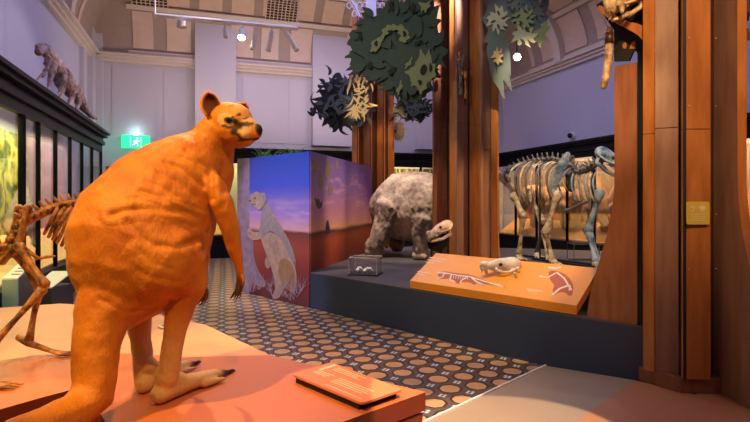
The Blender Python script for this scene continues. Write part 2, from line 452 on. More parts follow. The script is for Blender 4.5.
# ------------------------------------------------------------------ display cases along the walls
def wall_case(name, label, w, f, bk, s0, s1, posts, z0, z1, backs, floor_m, inward):
    """w: axis ('a' means the front plane is a=f); backs: list of (s0,s1,material)"""
    def P(s, d, z=0): return room(d, s, z) if w == 'a' else room(s, d, z)
    root = thing(name, P((s0+s1)/2, (f+bk)/2), label, 'display case')
    def bx(mb, sA, sB, dA, dB, zA, zB, mi=0): mb.flat([P(sA, dA), P(sB, dA), P(sB, dB), P(sA, dB)], zA, zB, mi)
    i = inward
    b = MB(); bx(b, s0, s1, f, bk, 0, z0-.08); bx(b, s0, s1, f+.05*i, bk, z0-.08, z0); b.build('base', M['case_black'], root)
    b = MB()
    for (o, zA, zB) in ((0, z1, z1+.14), (.05, z1+.14, z1+.21), (.02, z1+.21, z1+.29), (.10, z1+.29, z1+.35), (.15, z1+.35, z1+.40)):
        bx(b, s0, s1+(.0), f+o*i, f-.08*i if zA < z1+.3 else bk, zA, zB)
    b.build('cornice', M['case_black'], root)
    for s in posts:
        b = MB(); bx(b, s-.028, s+.028, f, f-.045*i, z0, z1); b.build('post', M['joinery_dk'], root)
    for A, B, m in backs:
        b = MB(); bx(b, A, B, bk+.02*i, bk+.05*i, z0, z1); b.build('backdrop', m, root)
    b = MB(); b.prism([P(s0, f-.08*i, z0), P(s0, bk+.05*i, z0), P(s0, bk+.05*i, z0+.46), P(s0, f-.08*i, z0+.03)], P(s1, 0)-P(s0, 0)); b.build('ground', floor_m, root)
    ps = sorted([s0]+list(posts)+[s1])
    for A, B in zip(ps, ps[1:]):
        if B-A < .2: continue
        b = MB(); bx(b, A+.035, B-.035, f-.03*i, f-.036*i, z0, z1); b.build('glass_pane', M['glass'], root)
    return root
FL, FR, FB = -2.05, 8.6, 14.1
wall_case('display_case', 'long black glazed wall case with deep cornice along the left wall', 'a', FL, AL+.01, 2.0, 12.1, [2.03, 3.6, 5.2, 7.12, 7.20, 7.78, 8.6, 9.45, 10.3, 11.15, 12.06], .55, 2.53,
          [(2.0, 9.72, M['fern']), (9.72, 12.1, M['mural_dusk'])], M['sand'], 1)
wall_case('display_case', 'long black glazed wall case with an orange desert backdrop along the right wall', 'a', FR, AR-.01, 3.0, 14.0, [3.03, 4.1, 5.05, 6, 6.95, 7.9, 8.85, 9.8, 10.75, 12.0, 13.0, 13.96], .5, 2.55,
          [(3.0, 14.0, M['mural_desert'])], M['sand'], -1)
wall_case('display_case', 'black glazed wall case with a dim forest backdrop along the back wall', 'b', FB, BW-.01, .05, 8.4, [.08, 1.1, 2.1, 3.1, 4.1, 5.1, 6.1, 7.2, 8.36], .6, 2.5,
          [(.05, 2.3, M['pale_green']), (2.3, 8.4, M['forest'])], M['sand'], -1)
# lamps inside the cases
for b in (5.0, 6.4, 8.6, 10.6, 11.5): lamp('case_lamp', 'AREA', room(FL-.26, b, 2.68), 28 if b > 9 else 50, (1, .66, .42) if b > 9 else (1, .95, .45), room(FL-.4, b, .5), 1.6, sy=.15)
for b in (5, 7, 9, 11, 13): lamp('case_lamp', 'AREA', room(FR+.26, b, 2.70), 60, (1, .62, .28), room(FR+.4, b, .5), 1.7, sy=.15)
for a in (1.2, 3.4, 5.6): lamp('case_lamp', 'AREA', room(a, FB+.26, 2.72), 30, (1, .8, .4), room(a, FB+.45, .5), 1.8, sy=.15)

# ------------------------------------------------------------------ blue plinth, mural box, ramp, slabs
PF0 = V((-.911, 7.22, 0)); PD = V((2.456, -2.54, 0)).normalized(); PN = V((-PD.y, PD.x, 0))   # PN points away from the aisle
ZP = .5
poly = [PF0, V((2.36, 3.84, 0)), V((2.85, 4.3, 0)), V((5.75, 7.3, 0)), V((4.9, 10.2, 0)), V((1.0, 11.6, 0)), V((-.02, 10.62, 0))]
pl = thing('display_plinth', poly[0].lerp(poly[3], .5), 'long low midnight blue display plinth with a grey top beside the mural box', 'plinth')
MB().flat(poly, 0, ZP-.012).build('body', M['plinth'], pl)
MB().flat(poly, ZP-.012, ZP).build('top', M['plinth_top'], pl)
BH = 2.194
B1 = V((-2.033, 8.38, 0)); B2 = V((-2.27, 8.52, 0)); B3 = V((-.075, 10.60, 0)); B4 = V((-1.5, 10.9, 0))
bx = thing('mural_box', (-1.1, 9.0, 0), 'tall angled box printed with a twilight desert and a climbing marsupial', 'display box')
g = .006
MB().flat([PF0, B3, B4, B2, B1], 0, BH).build('core', M['grey_block'], bx)
def skin(p, q, m, name, z0=0, z1=BH, th=.012):
    mbx = MB(); p = V(p); q = V(q); d = (q-p).normalized(); n = V((-d.y, d.x, 0))*-th
    mbx.flat([p+n*.05, q+n*.05, q+n, p+n], z0, z1+.004); return mbx.build(name, m, bx)
M['trunk_print'] = plain('printed lilac tree trunk', (.26, .19, .34), .5, .35, 9)
fl = skin(B1, PF0, M['mural_l'], 'left_mural')
skin(B2, B1, M['trunk_print'], 'trunk_panel')
fr = skin(PF0+V((.0, 0, 0)), B3, M['mural_r'], 'right_mural', .5)
M['pr_grey'] = plain('printed grey fur', (.28, .24, .34), .5, .25, 14)
M['pr_tan'] = plain('printed tan fur', (.44, .30, .30), .5, .25, 12)
M['pr_light'] = plain('printed pale fur', (.36, .27, .27), .5, .35, 16)
M['pr_dark'] = plain('printed dark mark', (.04, .03, .05), .5, .1)
M['pr_grass'] = plain('printed lilac grass', (.40, .27, .42), .5, .3, 20)
M['pr_leaf'] = plain('printed ochre leaf', (.22, .15, .10), .5, .3, 12)
nl = V((-(PF0-B1).normalized().y*-1, (PF0-B1).normalized().x*-1, 0))
def mur(pts, m, name, par, p, q, lift, px=None, s=3.25, o=(235, 180)):
    d = (q-p).normalized(); n = V((d.y, -d.x, 0))
    if n.dot(-p) < 0: n = -n
    P = [ray_line(o[0]+x/s, o[1]+y/s, p, q)+n*(.013+lift) for x, y in pts]
    mbx = MB(); mbx.prism(P, n*.002); return mbx.build(name, m, par)
def smooth_poly(pts, it=2):
    for _ in range(it):
        q = []
        for i in range(len(pts)):
            a = pts[i]; b = pts[(i+1) % len(pts)]
            q += [(a[0]*.75+b[0]*.25, a[1]*.75+b[1]*.25), (a[0]*.25+b[0]*.75, a[1]*.25+b[1]*.75)]
        pts = q
    return pts
L_ = lambda pts, m, nm, lift: mur(smooth_poly(pts), m, nm, fl, B1, PF0, lift)
L_([(50, 150), (62, 195), (62, 250), (80, 300), (104, 332), (100, 350), (78, 345), (60, 330), (50, 380), (49, 250)], M['trunk_print'], 'printed_root', .001)
L_([(100, 172), (125, 168), (150, 188), (168, 215), (192, 262), (203, 300), (204, 345), (192, 372), (172, 350), (158, 352), (150, 382), (128, 388), (122, 376), (136, 356), (128, 310), (120, 280), (104, 240), (90, 200), (84, 180)], M['pr_tan'], 'printed_body', .003)
L_([(94, 84), (108, 70), (124, 100), (152, 150), (178, 195), (198, 248), (196, 272), (182, 252), (166, 214), (150, 188), (126, 166), (108, 168), (92, 192), (80, 172), (88, 130)], M['pr_grey'], 'printed_back', .005)
L_([(120, 96), (152, 148), (180, 194), (200, 248), (203, 290), (196, 252), (176, 200), (148, 155), (116, 100)], M['pr_light'], 'printed_back_edge', .008)
L_([(50, 56), (56, 46), (68, 42), (74, 36), (80, 41), (92, 43), (100, 40), (104, 50), (106, 66), (98, 82), (88, 94), (80, 98), (72, 90), (58, 82), (50, 70)], M['pr_light'], 'printed_head', .008)
L_([(78, 42), (98, 44), (108, 60), (106, 76), (96, 70), (90, 54)], M['pr_grey'], 'printed_brow', .010)
L_([(92, 192), (62, 197), (46, 184), (40, 160), (48, 154), (64, 172), (88, 166)], M['pr_tan'], 'printed_arm', .008)
L_([(104, 246), (118, 258), (118, 282), (108, 290), (100, 272)], M['pr_light'], 'printed_paw', .007)
L_([(150, 250), (185, 262), (200, 310), (196, 350), (176, 360), (156, 340), (142, 300)], M['tan_hide'], 'printed_thigh', .0045)
L_([(66, 58), (71, 57), (73, 61), (68, 62)], M['pr_dark'], 'printed_eye', .011)
L_([(50, 66), (55, 64), (56, 70), (51, 71)], M['pr_dark'], 'printed_nose', .011)
L_([(52, 75), (66, 79), (74, 77), (66, 82)], M['pr_dark'], 'printed_mouth', .011)
L_([(44, 172), (50, 166), (60, 176), (56, 180), (50, 176), (46, 182)], M['pr_light'], 'printed_hand', .010)
L_([(112, 182), (130, 184), (146, 210), (150, 240), (138, 250), (124, 236), (112, 208)], M['pr_light'], 'printed_belly', .0042)
gm = MB(); dL = (PF0-B1).normalized(); nL = V((dL.y, -dL.x, 0)); nL = nL if nL.dot(-B1) > 0 else -nL
for i in range(60):
    cx = random.choice([random.uniform(45, 120), random.uniform(120, 230)]); cy = random.uniform(345, 400); h = random.uniform(22, 60)
    for j in range(3):
        a = random.uniform(-.9, .9); w = 1.0
        P = [ray_line(235+x/3.25, 180+y/3.25, B1, PF0)+nL*.022 for x, y in ((cx-w, cy), (cx+w, cy), (cx+h*math.sin(a), cy-h*math.cos(a)))]
        if P[0].z < .02 or P[1].z < .02: continue
        gm.prism(P, nL*.001)
gm.build('printed_grass', M['pr_grass'], fl)
# right mural: hanging leaves, dead tree silhouettes
def Rm(pts, m, nm, lift): return mur(smooth_poly(pts, 1), m, nm, fr, PF0, B3, lift, s=2.48, o=(230, 140))
for (x, y, l, w) in ((208, 62, 55, 10), (238, 70, 70, 12), (222, 100, 50, 9), (262, 60, 28, 7), (246, 120, 40, 8)):
    Rm([(x, y-l/2), (x+w, y), (x+w*.5, y+l*.4), (x-2, y+l/2), (x-w*.6, y+4)], M['pr_leaf'], 'printed_leaf', .001)
Rm([(208, 138), (214, 150), (217, 142), (222, 158), (227, 146), (226, 168), (216, 172), (210, 160)], M['pr_dark'], 'printed_bird', .002)
Rm([(236, 205), (240, 196), (243, 206), (246, 222), (244, 232), (237, 232), (234, 220)], M['pr_dark'], 'printed_tree', .002)
# tufts of grass standing on the box
for i, (u, Y, n, h) in enumerate(((262, 8.6, 16, .26), (272, 8.7, 14, .22), (290, 8.4, 16, .17), (297, 8.1, 8, .24), (283, 8.6, 12, .16))):
    c = at(u, 150, Y); c.z = BH+.006
    mbx = MB()
    for j in range(n):
        a = random.uniform(0, 2*PI); b = c+V((math.cos(a), math.sin(a), 0))*random.uniform(0, .10)
        l = V((math.cos(a)*.5, math.sin(a)*.5, 1)).normalized()*h*random.uniform(.6, 1.1)
        mbx.tube([b, b+l*.6, b+l+V((l.x*.6, l.y*.6, -.03))], [.006, .005, .0015], 4, caps=False)
    tag(mbx.build('grass_tuft', M['grass']), ['tallest spiky green grass tuft at the left end on top of the mural box', 'bushy green grass tuft second from the left on the mural box', 'low green grass tuft near the right corner on the mural box', 'thin upright green grass blades nearest the front corner of the mural box', 'short green grass tuft midway on the mural box'][i], 'grass tuft', 'grass tufts on the mural box')

# ramp and deck
E1 = V((1.545, 4.68, 0)); ED = V((-1, -.985, 0)).normalized(); EN = V((-ED.y, ED.x, 0))
if EN.x < 0: EN = -EN
C1 = V((2.08, 4.11, 0)); RW = (C1-E1).dot(EN)
KC = V((.278, 2.83, 0)); KF = V((-.148, 2.453, 0)); KB = V((-.716, 3.51, 0))   # slab corner and its two edges
kd = (KF-KC).normalized(); kb = (KB-KC).normalized()
def isect(p, d, q, e):
    t = ((q.x-p.x)*e.y-(q.y-p.y)*e.x)/(d.x*e.y-d.y*e.x); return p+d*t
I1 = isect(E1, ED, KC+V((.0, .02, 0)), kb); crease_pt = C1
out = V((.022, -.0, 0))
def zr(p): return .07*max(0, (p-E1).dot(EN)/RW)
J0 = KC+V((.02, .02, 0)); J = J0+kd*3.4; JC = C1+ED*(2.9+((J-E1).dot(ED)-2.9-(C1-E1).dot(ED)))
pts = [E1, I1, J0, J, JC, C1]
top = [V((p.x, p.y, max(.004, zr(p)))) for p in pts]
bot = [V((p.x, p.y, .001)) for p in pts]
mbx = MB(); n = len(pts); mbx.add(top+bot, [tuple(range(n)), tuple(range(2*n-1, n-1, -1))]+[(i, n+i, n+(i+1) % n, (i+1) % n) for i in range(n)])
rp = mbx.build('access_ramp', M['ramp']); tag(rp, 'shallow beige ramp with a white edge rising from the tiled floor beside the blue plinth', 'ramp')
mbx = MB(); mbx.wallbox(E1, I1, .014 if True else 0, .004, .016)
mbx.build('edge_strip', M['white'], rp)
dk = MB(); dk.flat([C1, JC, V((4.2, -.9, 0)), V((5.6, 3.8, 0)), V((3.6, 4.9, 0)), V((2.9, 4.25, 0)), V((2.37, 3.81, 0))], .001, .07)
tag(dk.build('floor_deck', M['deck']), 'low brown orange floor deck that the big right column stands on', 'deck')

# kangaroo slab
ZS = .45
KL = KC + kd*2.6
notch = [on_z(112, 432, ZS), on_z(98, 410, ZS), on_z(80, 387.5, ZS), on_z(40, 398, ZS), on_z(-30, 418, ZS)]
back_l = [on_z(-30, 365, ZS), on_z(30, 356, ZS), on_z(75, 352.6, ZS), on_z(130, 353.5, ZS), on_z(191, 357, ZS)]
sl_poly = [KB, KC, KL, V((-1.45, 1.0, 0))] + notch + back_l
kr = thing('display_slab', (-.8, 2.9, 0), 'red terracotta display slab in two layers under the giant kangaroo', 'plinth')
MB().flat([(p.x, p.y) for p in sl_poly], ZS-.10, ZS).build('top_slab', [M['terracotta']], kr)
inn = [p*1 for p in sl_poly]; cen = V((-1.1, 2.7, 0))
MB().flat([(lerp(p.x, cen.x, .012), lerp(p.y, cen.y, .012)) for p in inn], .0, ZS-.115).build('lower_body', M['terracotta_side'], kr)
mbx = MB()
mbx.flat([(lerp(p.x, cen.x, .03), lerp(p.y, cen.y, .03)) for p in inn], ZS-.115, ZS-.10); mbx.build('shadow_gap', M['black'], kr)
# side faces of the top slab are the deep colour (paint)
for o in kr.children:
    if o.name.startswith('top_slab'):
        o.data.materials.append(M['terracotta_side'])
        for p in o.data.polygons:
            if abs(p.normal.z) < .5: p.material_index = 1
bl = [V((p.x, p.y+.012, 0)) for p in back_l]
ap = [KB+V((0, .012, 0)), on_z(205, 325, .44), on_z(120, 307, .44), on_z(60, 304, .44), on_z(-40, 311, .44)] + [V((p.x, p.y, 0)) for p in bl]
tag(MB().flat([(p.x, p.y) for p in ap], 0, .445).build('display_slab', M['apricot']), 'pale apricot display slab behind the red slab, between it and the tiled aisle', 'plinth')
# info plaque
pc = [on_z(291.7, 375.2, .49), on_z(331, 363.2, .49), on_z(403, 390.5, .49), on_z(362, 404.4, .49)]
pq = thing('info_plaque', (pc[0]+pc[2])/2, 'thin orange information plaque raised on the right corner of the red slab', 'sign')
M['plaque'] = plain('coral plaque', (.72, .24, .11), .35, .05, 3)
def rounded(c, r=.02, n=4):
    out = []
    for i in range(len(c)):
        p = c[i]; a = (c[i-1]-p).normalized()*r; b = (c[(i+1) % len(c)]-p).normalized()*r
        for k2 in range(n+1):
            t = k2/n; out.append((p+a)*(1-t)**2+p*2*t*(1-t)+(p+b)*t*t)
    return out
c4 = [V((p.x, p.y, .485)) for p in pc]
MB().prism(rounded(c4, .03), (0, 0, .012)).build('plate', M['plaque'], pq)
MB().prism([c4[0].lerp(cc, .94).lerp(c4[2], .04) - V((0, 0, .035)) for cc in c4], (0, 0, .035)).build('support', M['black'], pq)
def pl_pt(s, t, z): return c4[0]+(c4[3]-c4[0])*t+(c4[1]-c4[0])*0+(c4[3]-c4[0])*0 if False else (c4[0]*(1-s)*(1-t)+c4[1]*(1-s)*t+c4[2]*s*t+c4[3]*s*(1-t)) + V((0, 0, z))
def line_on(mb, s0, s1, t0, t1, z): mb.prism([pl_pt(s0, t0, z), pl_pt(s1, t0, z), pl_pt(s1, t1, z), pl_pt(s0, t1, z)], (0, 0, .0012))
tx = MB()
line_on(tx, .08, .13, .55, .95, .0125)
for i, (s0, s1) in enumerate(((.18, .60), (.18, .52), (.18, .58))): line_on(tx, s0*1.0, s1, .86-.07*i, .885-.07*i, .0125)
for i in range(4): line_on(tx, .42+.0*i, .88-.04*(i % 2), .50-.075*i, .53-.075*i, .0125)
for i in range(3): line_on(tx, .10, .34-.03*i, .50-.07*i, .525-.07*i, .0125)
line_on(tx, .45, .93, .10, .125, .0125)
tx.build('print', M['text'], pq)
# small label card on the apricot slab
c = on_z(168, 328, .446)
lb = thing('label_card', c, 'small pale label card lying on the apricot slab behind the kangaroo legs', 'sign')
lb.rotation_euler.z = -.7
MB().box(c+V((0, 0, .012)), (.16, .10, .008)).build('card', M['white_ptg'], lb)
MB().box(c+V((-.03, 0, .0165)), (.07, .07, .001)).build('picture', M['leaf_bl'], lb)

# ------------------------------------------------------------------ the giant kangaroo
H = V((.65, .76, 0)).normalized(); S = V((H.y, -H.x, 0))
def chain(mb, rows, seg=20, side=S):
    mb.tube([at(r[0], r[1], r[2]) for r in rows], [r[3] for r in rows], seg, side, [r[4] if len(r) > 4 else r[3] for r in rows])
kg = thing('kangaroo_model', (-1.2, 2.8, ZS), 'giant ginger short-faced kangaroo model standing on the red slab', 'kangaroo model')
k = MB()
chain(k, [(110, 312, 2.55, .15, .13), (122, 288, 2.62, .28, .24), (137, 257, 2.72, .37, .31), (148, 224, 2.80, .365, .29), (166, 192, 2.88, .30, .25), (188, 166, 2.97, .215, .19), (204, 150, 3.03, .145, .135), (215, 138, 3.07, .105, .10)], 28)
# tail
chain(k, [(116, 292, 2.58, .18, .16), (102, 318, 2.50, .130, .125), (97, 345, 2.45, .108, .105), (95, 372, 2.42, .102, .10), (92, 396, 2.38, .100, .098), (74, 413, 2.28, .088, .088), (44, 426, 2.12, .078, .078), (8, 438, 1.96, .068, .068), (-30, 452, 1.80, .055, .055)], 20)
# thighs
chain(k, [(138, 245, 2.60, .21, .17), (160, 262, 2.62, .22, .15), (184, 274, 2.70, .155, .12), (190, 290, 2.72, .10, .085)], 20)
chain(k, [(125, 255, 2.95, .20, .13), (140, 275, 3.0, .17, .12), (150, 292, 3.0, .11, .09)], 20)
# near shin, heel, foot
chain(k, [(188, 278, 2.72, .115, .10), (180, 305, 2.70, .078, .07), (176, 327, 2.69, .062, .056), (171, 354, 2.69, .056, .052), (167, 378, 2.69, .058, .052), (165, 390, 2.72, .060, .048)], 16)
def foot(mb, heel, toe, w=.050):
    d = toe-heel; hh = V((0, 0, 1)); sd = d.cross(hh).normalized()
    P = [heel+hh*.048+d*.06, heel+d*.22+hh*.058, heel+d*.42+hh*.052, heel+d*.62+hh*.042, heel+d*.82+hh*.034, toe+hh*.014]
    mb.tube(P, [.050, .056, .048, .038, .028, .011], 14, sd, [w, w*1.05, w*1.05, w*1.05, w*.75, w*.25])
    mb.tube([heel+d*.12+hh*.16, heel+d*.22+hh*.10, heel+d*.36+hh*.065, heel+d*.5+hh*.05], [.052, .056, .045, .03], 12)
    mb.tube([heel+d*.55+sd*w*.9+hh*.028, heel+d*.80+sd*w*1.45+hh*.020], [.024, .012], 10)
hl = on_z(152, 407, ZS); toe = on_z(229, 374, ZS)
foot(k, hl, toe)
chain(k, [(146, 285, 2.98, .12, .10), (139, 315, 2.93, .068, .06), (140, 335, 2.90, .060, .054), (143, 356, 2.87, .060, .052), (144, 374, 2.85, .056, .05), (143, 386, 2.84, .045, .045)], 16)
hl2 = on_z(138, 396, ZS); toe2 = on_z(196, 365, ZS)
foot(k, hl2, toe2, .045)
# chest and shoulder, arms
chain(k, [(214, 140, 3.06, .125, .115), (213, 158, 3.08, .125, .115), (215, 175, 3.10, .115, .105), (215, 190, 3.09, .095, .09), (206, 208, 3.04, .09, .09), (190, 235, 2.95, .12, .12)], 18)
chain(k, [(203, 178, 2.88, .09, .05), (215, 188, 2.86, .060, .045), (221, 200, 2.85, .064, .056), (225, 212, 2.86, .064, .054), (230, 228, 2.88, .060, .050), (235, 248, 2.91, .045, .040), (239, 264, 2.94, .030, .026), (240, 272, 2.95, .025, .020)], 16)
chain(k, [(216.5, 178, 2.84, .022, .022), (217, 186, 2.83, .036, .034), (218, 198, 2.83, .045, .04)], 12)
chain(k, [(208, 196, 3.22, .06, .05), (206, 230, 3.20, .045, .04), (203, 265, 3.10, .032, .028), (203, 282, 3.06, .028, .022)], 14)
def hand(mb, w, d0, sp, n=5, L=.11, r=.0095):
    mb.ball(w+d0*.03, (.034, .022, .045), X=sp, Z=d0)
    for i in range(n-1):
        o = (i-(n-2)/2)*.019; l = L*(.85+.15*math.sin(PI*(i+.8)/4)); b = w+d0*.055+sp*o
        cn = V((d0.y, -d0.x, 0))*0+V((-.02, -.012, 0))
        mb.tube([b, b+d0*l*.45+sp*o*.25, b+d0*l*.75+cn*.6+sp*o*.7, b+d0*l+cn*1.9+sp*o*.9], [r, r*.9, r*.75, r*.35], 8)
    b = w+d0*.02+sp*.028
    mb.tube([b, b+sp*.022+d0*.03, b+sp*.024+d0*.062], [r, r*.85, r*.4], 8)
hand(k, at(241, 272, 2.96), V((-.10, -.05, -1)).normalized(), V((.6, -.75, 0)).normalized(), L=.13, r=.011)
hand(k, at(204, 281, 3.06), V((-.05, -.05, -1)).normalized(), V((.8, -.6, 0)).normalized(), L=.10)
# head: looks to the right and a little towards the visitor
HF = V((.97, -.20, -.12)).normalized(); HU = V((0, 0, 1)); HU = (HU-HF*HU.dot(HF)).normalized(); HS = HF.cross(HU)
hc = at(228, 124, 3.02)
def hp(f, u, s=0): return hc+HF*f+HU*u+HS*s
k.ball(hp(.0, .012), (.135, .105, .118), HF, HU, 20)
k.ball(hp(.02, -.045), (.125, .100, .092), HF, HU, 20)
k.ball(hp(.045, .035), (.105, .088, .088), HF, HU, 18)
k.tube([hp(.05, .0), hp(.11, -.018), hp(.155, -.034), hp(.178, -.038)], [.108, .086, .066, .050], 18, HS, [.088, .072, .056, .044])
k.tube([hp(.04, -.085), hp(.10, -.092), hp(.15, -.085)], [.055, .044, .028], 14, HS, [.065, .052, .034])
k.ball(hp(.190, -.014), (.026, .036, .032), HF, HU, 12)
for sg in (1, -1):
    k.ball(hp(.055, .018, sg*.070), (.045, .030, .036), HF, HU, 12)
    k.ball(hp(.12, -.050, sg*.042), (.048, .032, .040), HF, HU, 12)
k.tube([hp(-.05, -.02), hp(-.08, -.08), at(206, 148, 3.05)], [.105, .118, .13], 18)
OR = (.76, .26, .012); ORd = (.56, .145, .005); CRM = (.80, .56, .28); PALE = (.80, .54, .24)
nose_p = hp(.205, -.012); hand_p = at(238, 292, 2.96); hand_q = at(203, 297, 3.06)
def kcol(p, nn=None):
    n1 = noise.noise(p*5.0)+.5*noise.noise(p*13); c = mixc(OR, ORd, min(1, max(0, .42+n1)))
    ft = sst(1.0, .62, p.z)*(1 if p.y > 2.52 and p.x > -1.45 else 0)
    c = mixc(c, PALE, ft*.85)
    d = p-hc; f = d.dot(HF); u = d.dot(HU); s = abs(d.dot(HS)); q = noise.noise(p*45)*.008
    if d.length < .30 and f > -.12:
        tp = sst(.03, .05, u)*sst(.02, .09, f)*sst(.21, .17, f); c = mixc(c, (.74, .40, .14), tp*.6)
        c = mixc(c, CRM, sst(.055, .04, math.hypot(f-.035, (u-.012)*1.2)+q)*sst(.03, .05, s)*.85)
        c = mixc(c, CRM, sst(.05, .025, math.hypot((f-.128)*.9, (u+.030)*.8)+q)*.85)           # pale cheek pad
        c = mixc(c, CRM, sst(.035, .015, math.hypot((f-.15)*.6, u-.028)+q)*.8)                  # pale bridge
        for (f0, u0, f1, u1, w) in ((.075, .018, .115, -.005, .018), (.115, -.005, .170, .012, .012), (.095, .008, .088, -.055, .017), (.088, -.055, .125, -.085, .010), (.07, .03, .10, .055, .007), (.10, .02, .14, .045, .006), (.025, -.020, .075, -.030, .006)):
            t = min(1, max(0, ((f-f0)*(f1-f0)+(u-u0)*(u1-u0))/((f1-f0)**2+(u1-u0)**2)))
            e = math.hypot(f-f0-t*(f1-f0), u-u0-t*(u1-u0))+q*1.3
            c = mixc(c, (.035, .018, .010), sst(w*1.25, w*.6, e)*.92*sst(.015, .035, s))
        c = mixc(c, (.02, .012, .008), sst(.030, .021, math.hypot(f-.052, (u-.012)*1.3))*sst(.03, .05, s))
        c = mixc(c, (.012, .009, .010), sst(.044, .034, (p-nose_p).length))
        mo = abs(u+.082-.25*(f-.15)); c = mixc(c, (.05, .015, .010), sst(.008, .003, mo)*sst(.09, .11, f))
    for q in (hand_p, hand_q): c = mixc(c, (.055, .028, .018), sst(.14, .05, (p-q).length)*.9)
    for q in (toe, toe2): c = mixc(c, (.05, .03, .02), sst(.14, .05, (p-q).length))
    return c
FOLDS = [([(112, 214), (135, 210), (160, 209), (185, 211), (199, 219), (206, 233), (205, 250)], .016, 3.0), ([(128, 221), (138, 234), (156, 246), (176, 249), (196, 240)], .013, 3.0),
         ([(140, 190), (158, 198), (176, 207)], .008, 2.0), ([(146, 181), (166, 190), (188, 204)], .010, 2.2), ([(156, 172), (176, 181), (196, 197)], .010, 2.2), ([(166, 163), (186, 172), (203, 187)], .010, 2.2),
         ([(130, 197), (148, 202), (166, 207)], .006, 1.8), ([(178, 157), (195, 165), (207, 176)], .008, 2.0), ([(172, 200), (190, 207), (204, 211)], .007, 1.8), ([(140, 250), (150, 262), (170, 268)], .005, 2.0),
         ([(186, 150), (196, 160), (207, 168), (212, 180), (212, 200)], .016, 2.4), ([(206, 140), (214, 152), (222, 158)], .005, 1.6), ([(155, 217), (175, 220), (192, 226)], .006, 2.2), ([(120, 240), (128, 262), (150, 278), (180, 282)], .005, 2.5), ([(100, 300), (125, 312), (150, 310), (170, 300)], .008, 2.2)]
def kdisp(p, nn):
    d = noise.noise(p*7)*.007+noise.noise(p*16)*.004+noise.noise(V((p.x*40, p.y*40, p.z*22)))*.0015
    # skin folds across the flank, the thigh and the shoulder
    if nn.y < .25 and p.z > .8:
        px_ = CU+F*p.x/p.y+2.2*noise.noise(p*9); pv = HZ+F*(CH-p.z)/p.y+2.2*noise.noise(p*9+V((7, 3, 1)))
        for pts, dep, w in FOLDS:
            e = 99
            for (x0, y0), (x1, y1) in zip(pts, pts[1:]):
                if abs(px_-(x0+x1)/2) > 30 or abs(pv-(y0+y1)/2) > 30: continue
                t = min(1, max(0, ((px_-x0)*(x1-x0)+(pv-y0)*(y1-y0))/((x1-x0)**2+(y1-y0)**2)))
                e = min(e, math.hypot(px_-x0-t*(x1-x0), pv-y0-t*(y1-y0)))
            if e < 12: mm = .62+.5*noise.noise(p*6+V((3, 9, 2))); d += (-dep*math.exp(-(e/w)**2)+dep*.6*math.exp(-((e-2.4*w)/(1.6*w))**2))*mm*(1 if dep > .0125 else .75)
    if p.z < .6: d *= .2
    return d
kbody = k.organic('body', M['kfur'], kg, .0082, 7, kdisp, kcol)
M['eye'] = plain('glossy dark eye', (.01, .006, .004), .08, .0)
M['claw'] = plain('dark horn claw', (.03, .018, .012), .4, .1)
M['ear_in'] = plain('dark brown inner ear', (.16, .045, .012), .8, .25, 20)
M['ear_out'] = plain('ginger ear fur', (.70, .25, .030), .8, .15, 20)
for sg in (1, -1): MB().ball(hp(.054, .012, sg*.092), .0165, seg=16).build('eye', M['eye'], kg, True)
def ear(base, tip, w, face, name_m=None):
    ax = (tip-base); L = ax.length; z = ax.normalized(); f = (face-z*face.dot(z)).normalized(); x = z.cross(f)
    outer = MB(); inner = MB()
    for mbx, off, sc in ((outer, -.012, 1.0), (inner, .004, .80)):
        n = 10; m = 9; vs = []
        for i in range(n+1):
            t = i/n; wd = w*sc*math.sin(PI*(.12+.88*t)**.8)**.7 if t < 1 else 0.001
            wd = w*sc*max(.02, (math.sin(PI*min(1, .16+.84*t)))**.6)
            for j in range(m):
                q = (j/(m-1)*2-1)
                vs.append(base+z*(L*(t*sc+(1-sc)*.5))+x*(wd*q)+f*(off+.030*q*q - .010*math.sin(PI*t)))
        fs = [(i*m+j, i*m+j+1, (i+1)*m+j+1, (i+1)*m+j) for i in range(n) for j in range(m-1)]
        mbx.add(vs, fs)
    a = outer.build('ear', M['ear_out'], kg, True); sm = a.modifiers.new('s', 'SOLIDIFY'); sm.thickness = .012; sm.offset = 0
    b = inner.build('inner_ear', M['ear_in'], a, True); b.parent = a
    sm = b.modifiers.new('s', 'SOLIDIFY'); sm.thickness = .004
ear(hp(-.060, .030, .070), hp(-.103, .160, .088), .056, V((.50, -.85, 0)))
ear(hp(.00, .06, -.07), hp(.050, .138, -.105), .045, V((.5, -.8, 0)))
cl = MB()
for tp, hh in ((toe, hl), (toe2, hl2)):
    d = (tp-hh).normalized(); cl = MB(); cl.tube([tp+V((0, 0, .014))-d*.012, tp+V((0, 0, .013))+d*.03, tp+V((0, 0, .005))+d*.055], [.014, .010, .003], 10); cl.build('toe_claw', M['claw'], kg, True)

# ------------------------------------------------------------------ bones toolkit
def bonestick(mb, p, q, r, knob=1.7, seg=9, bow=V((0, 0, 0))):
    p = V(p); q = V(q); d = q-p
    P = [p+d*t+bow*math.sin(PI*t) for t in (0, .1, .28, .5, .72, .9, 1)]
    mb.tube(P, [r*knob, r*knob*.9, r*1.05, r*.82, r*1.0, r*knob*.85, r*knob], seg)
    return mb
def curve3(p, c, q, n=8): return [V(p)*(1-t)**2+V(c)*2*t*(1-t)+V(q)*t*t for t in [i/n for i in range(n+1)]]
def vertebra(mb, c, d, up, r, spine=1.6):
    sd = d.cross(up).normalized()
    mb.tube([c-d*r*.55, c+d*r*.55], [r, r], 9)
    mb.tube([c+up*r*.5, c+up*r*(1+spine)-d*r*.5], [r*.42, r*.28], 6)
    for s in (1, -1): mb.tube([c, c+sd*s*r*1.9+up*r*.4], [r*.4, r*.25], 6)
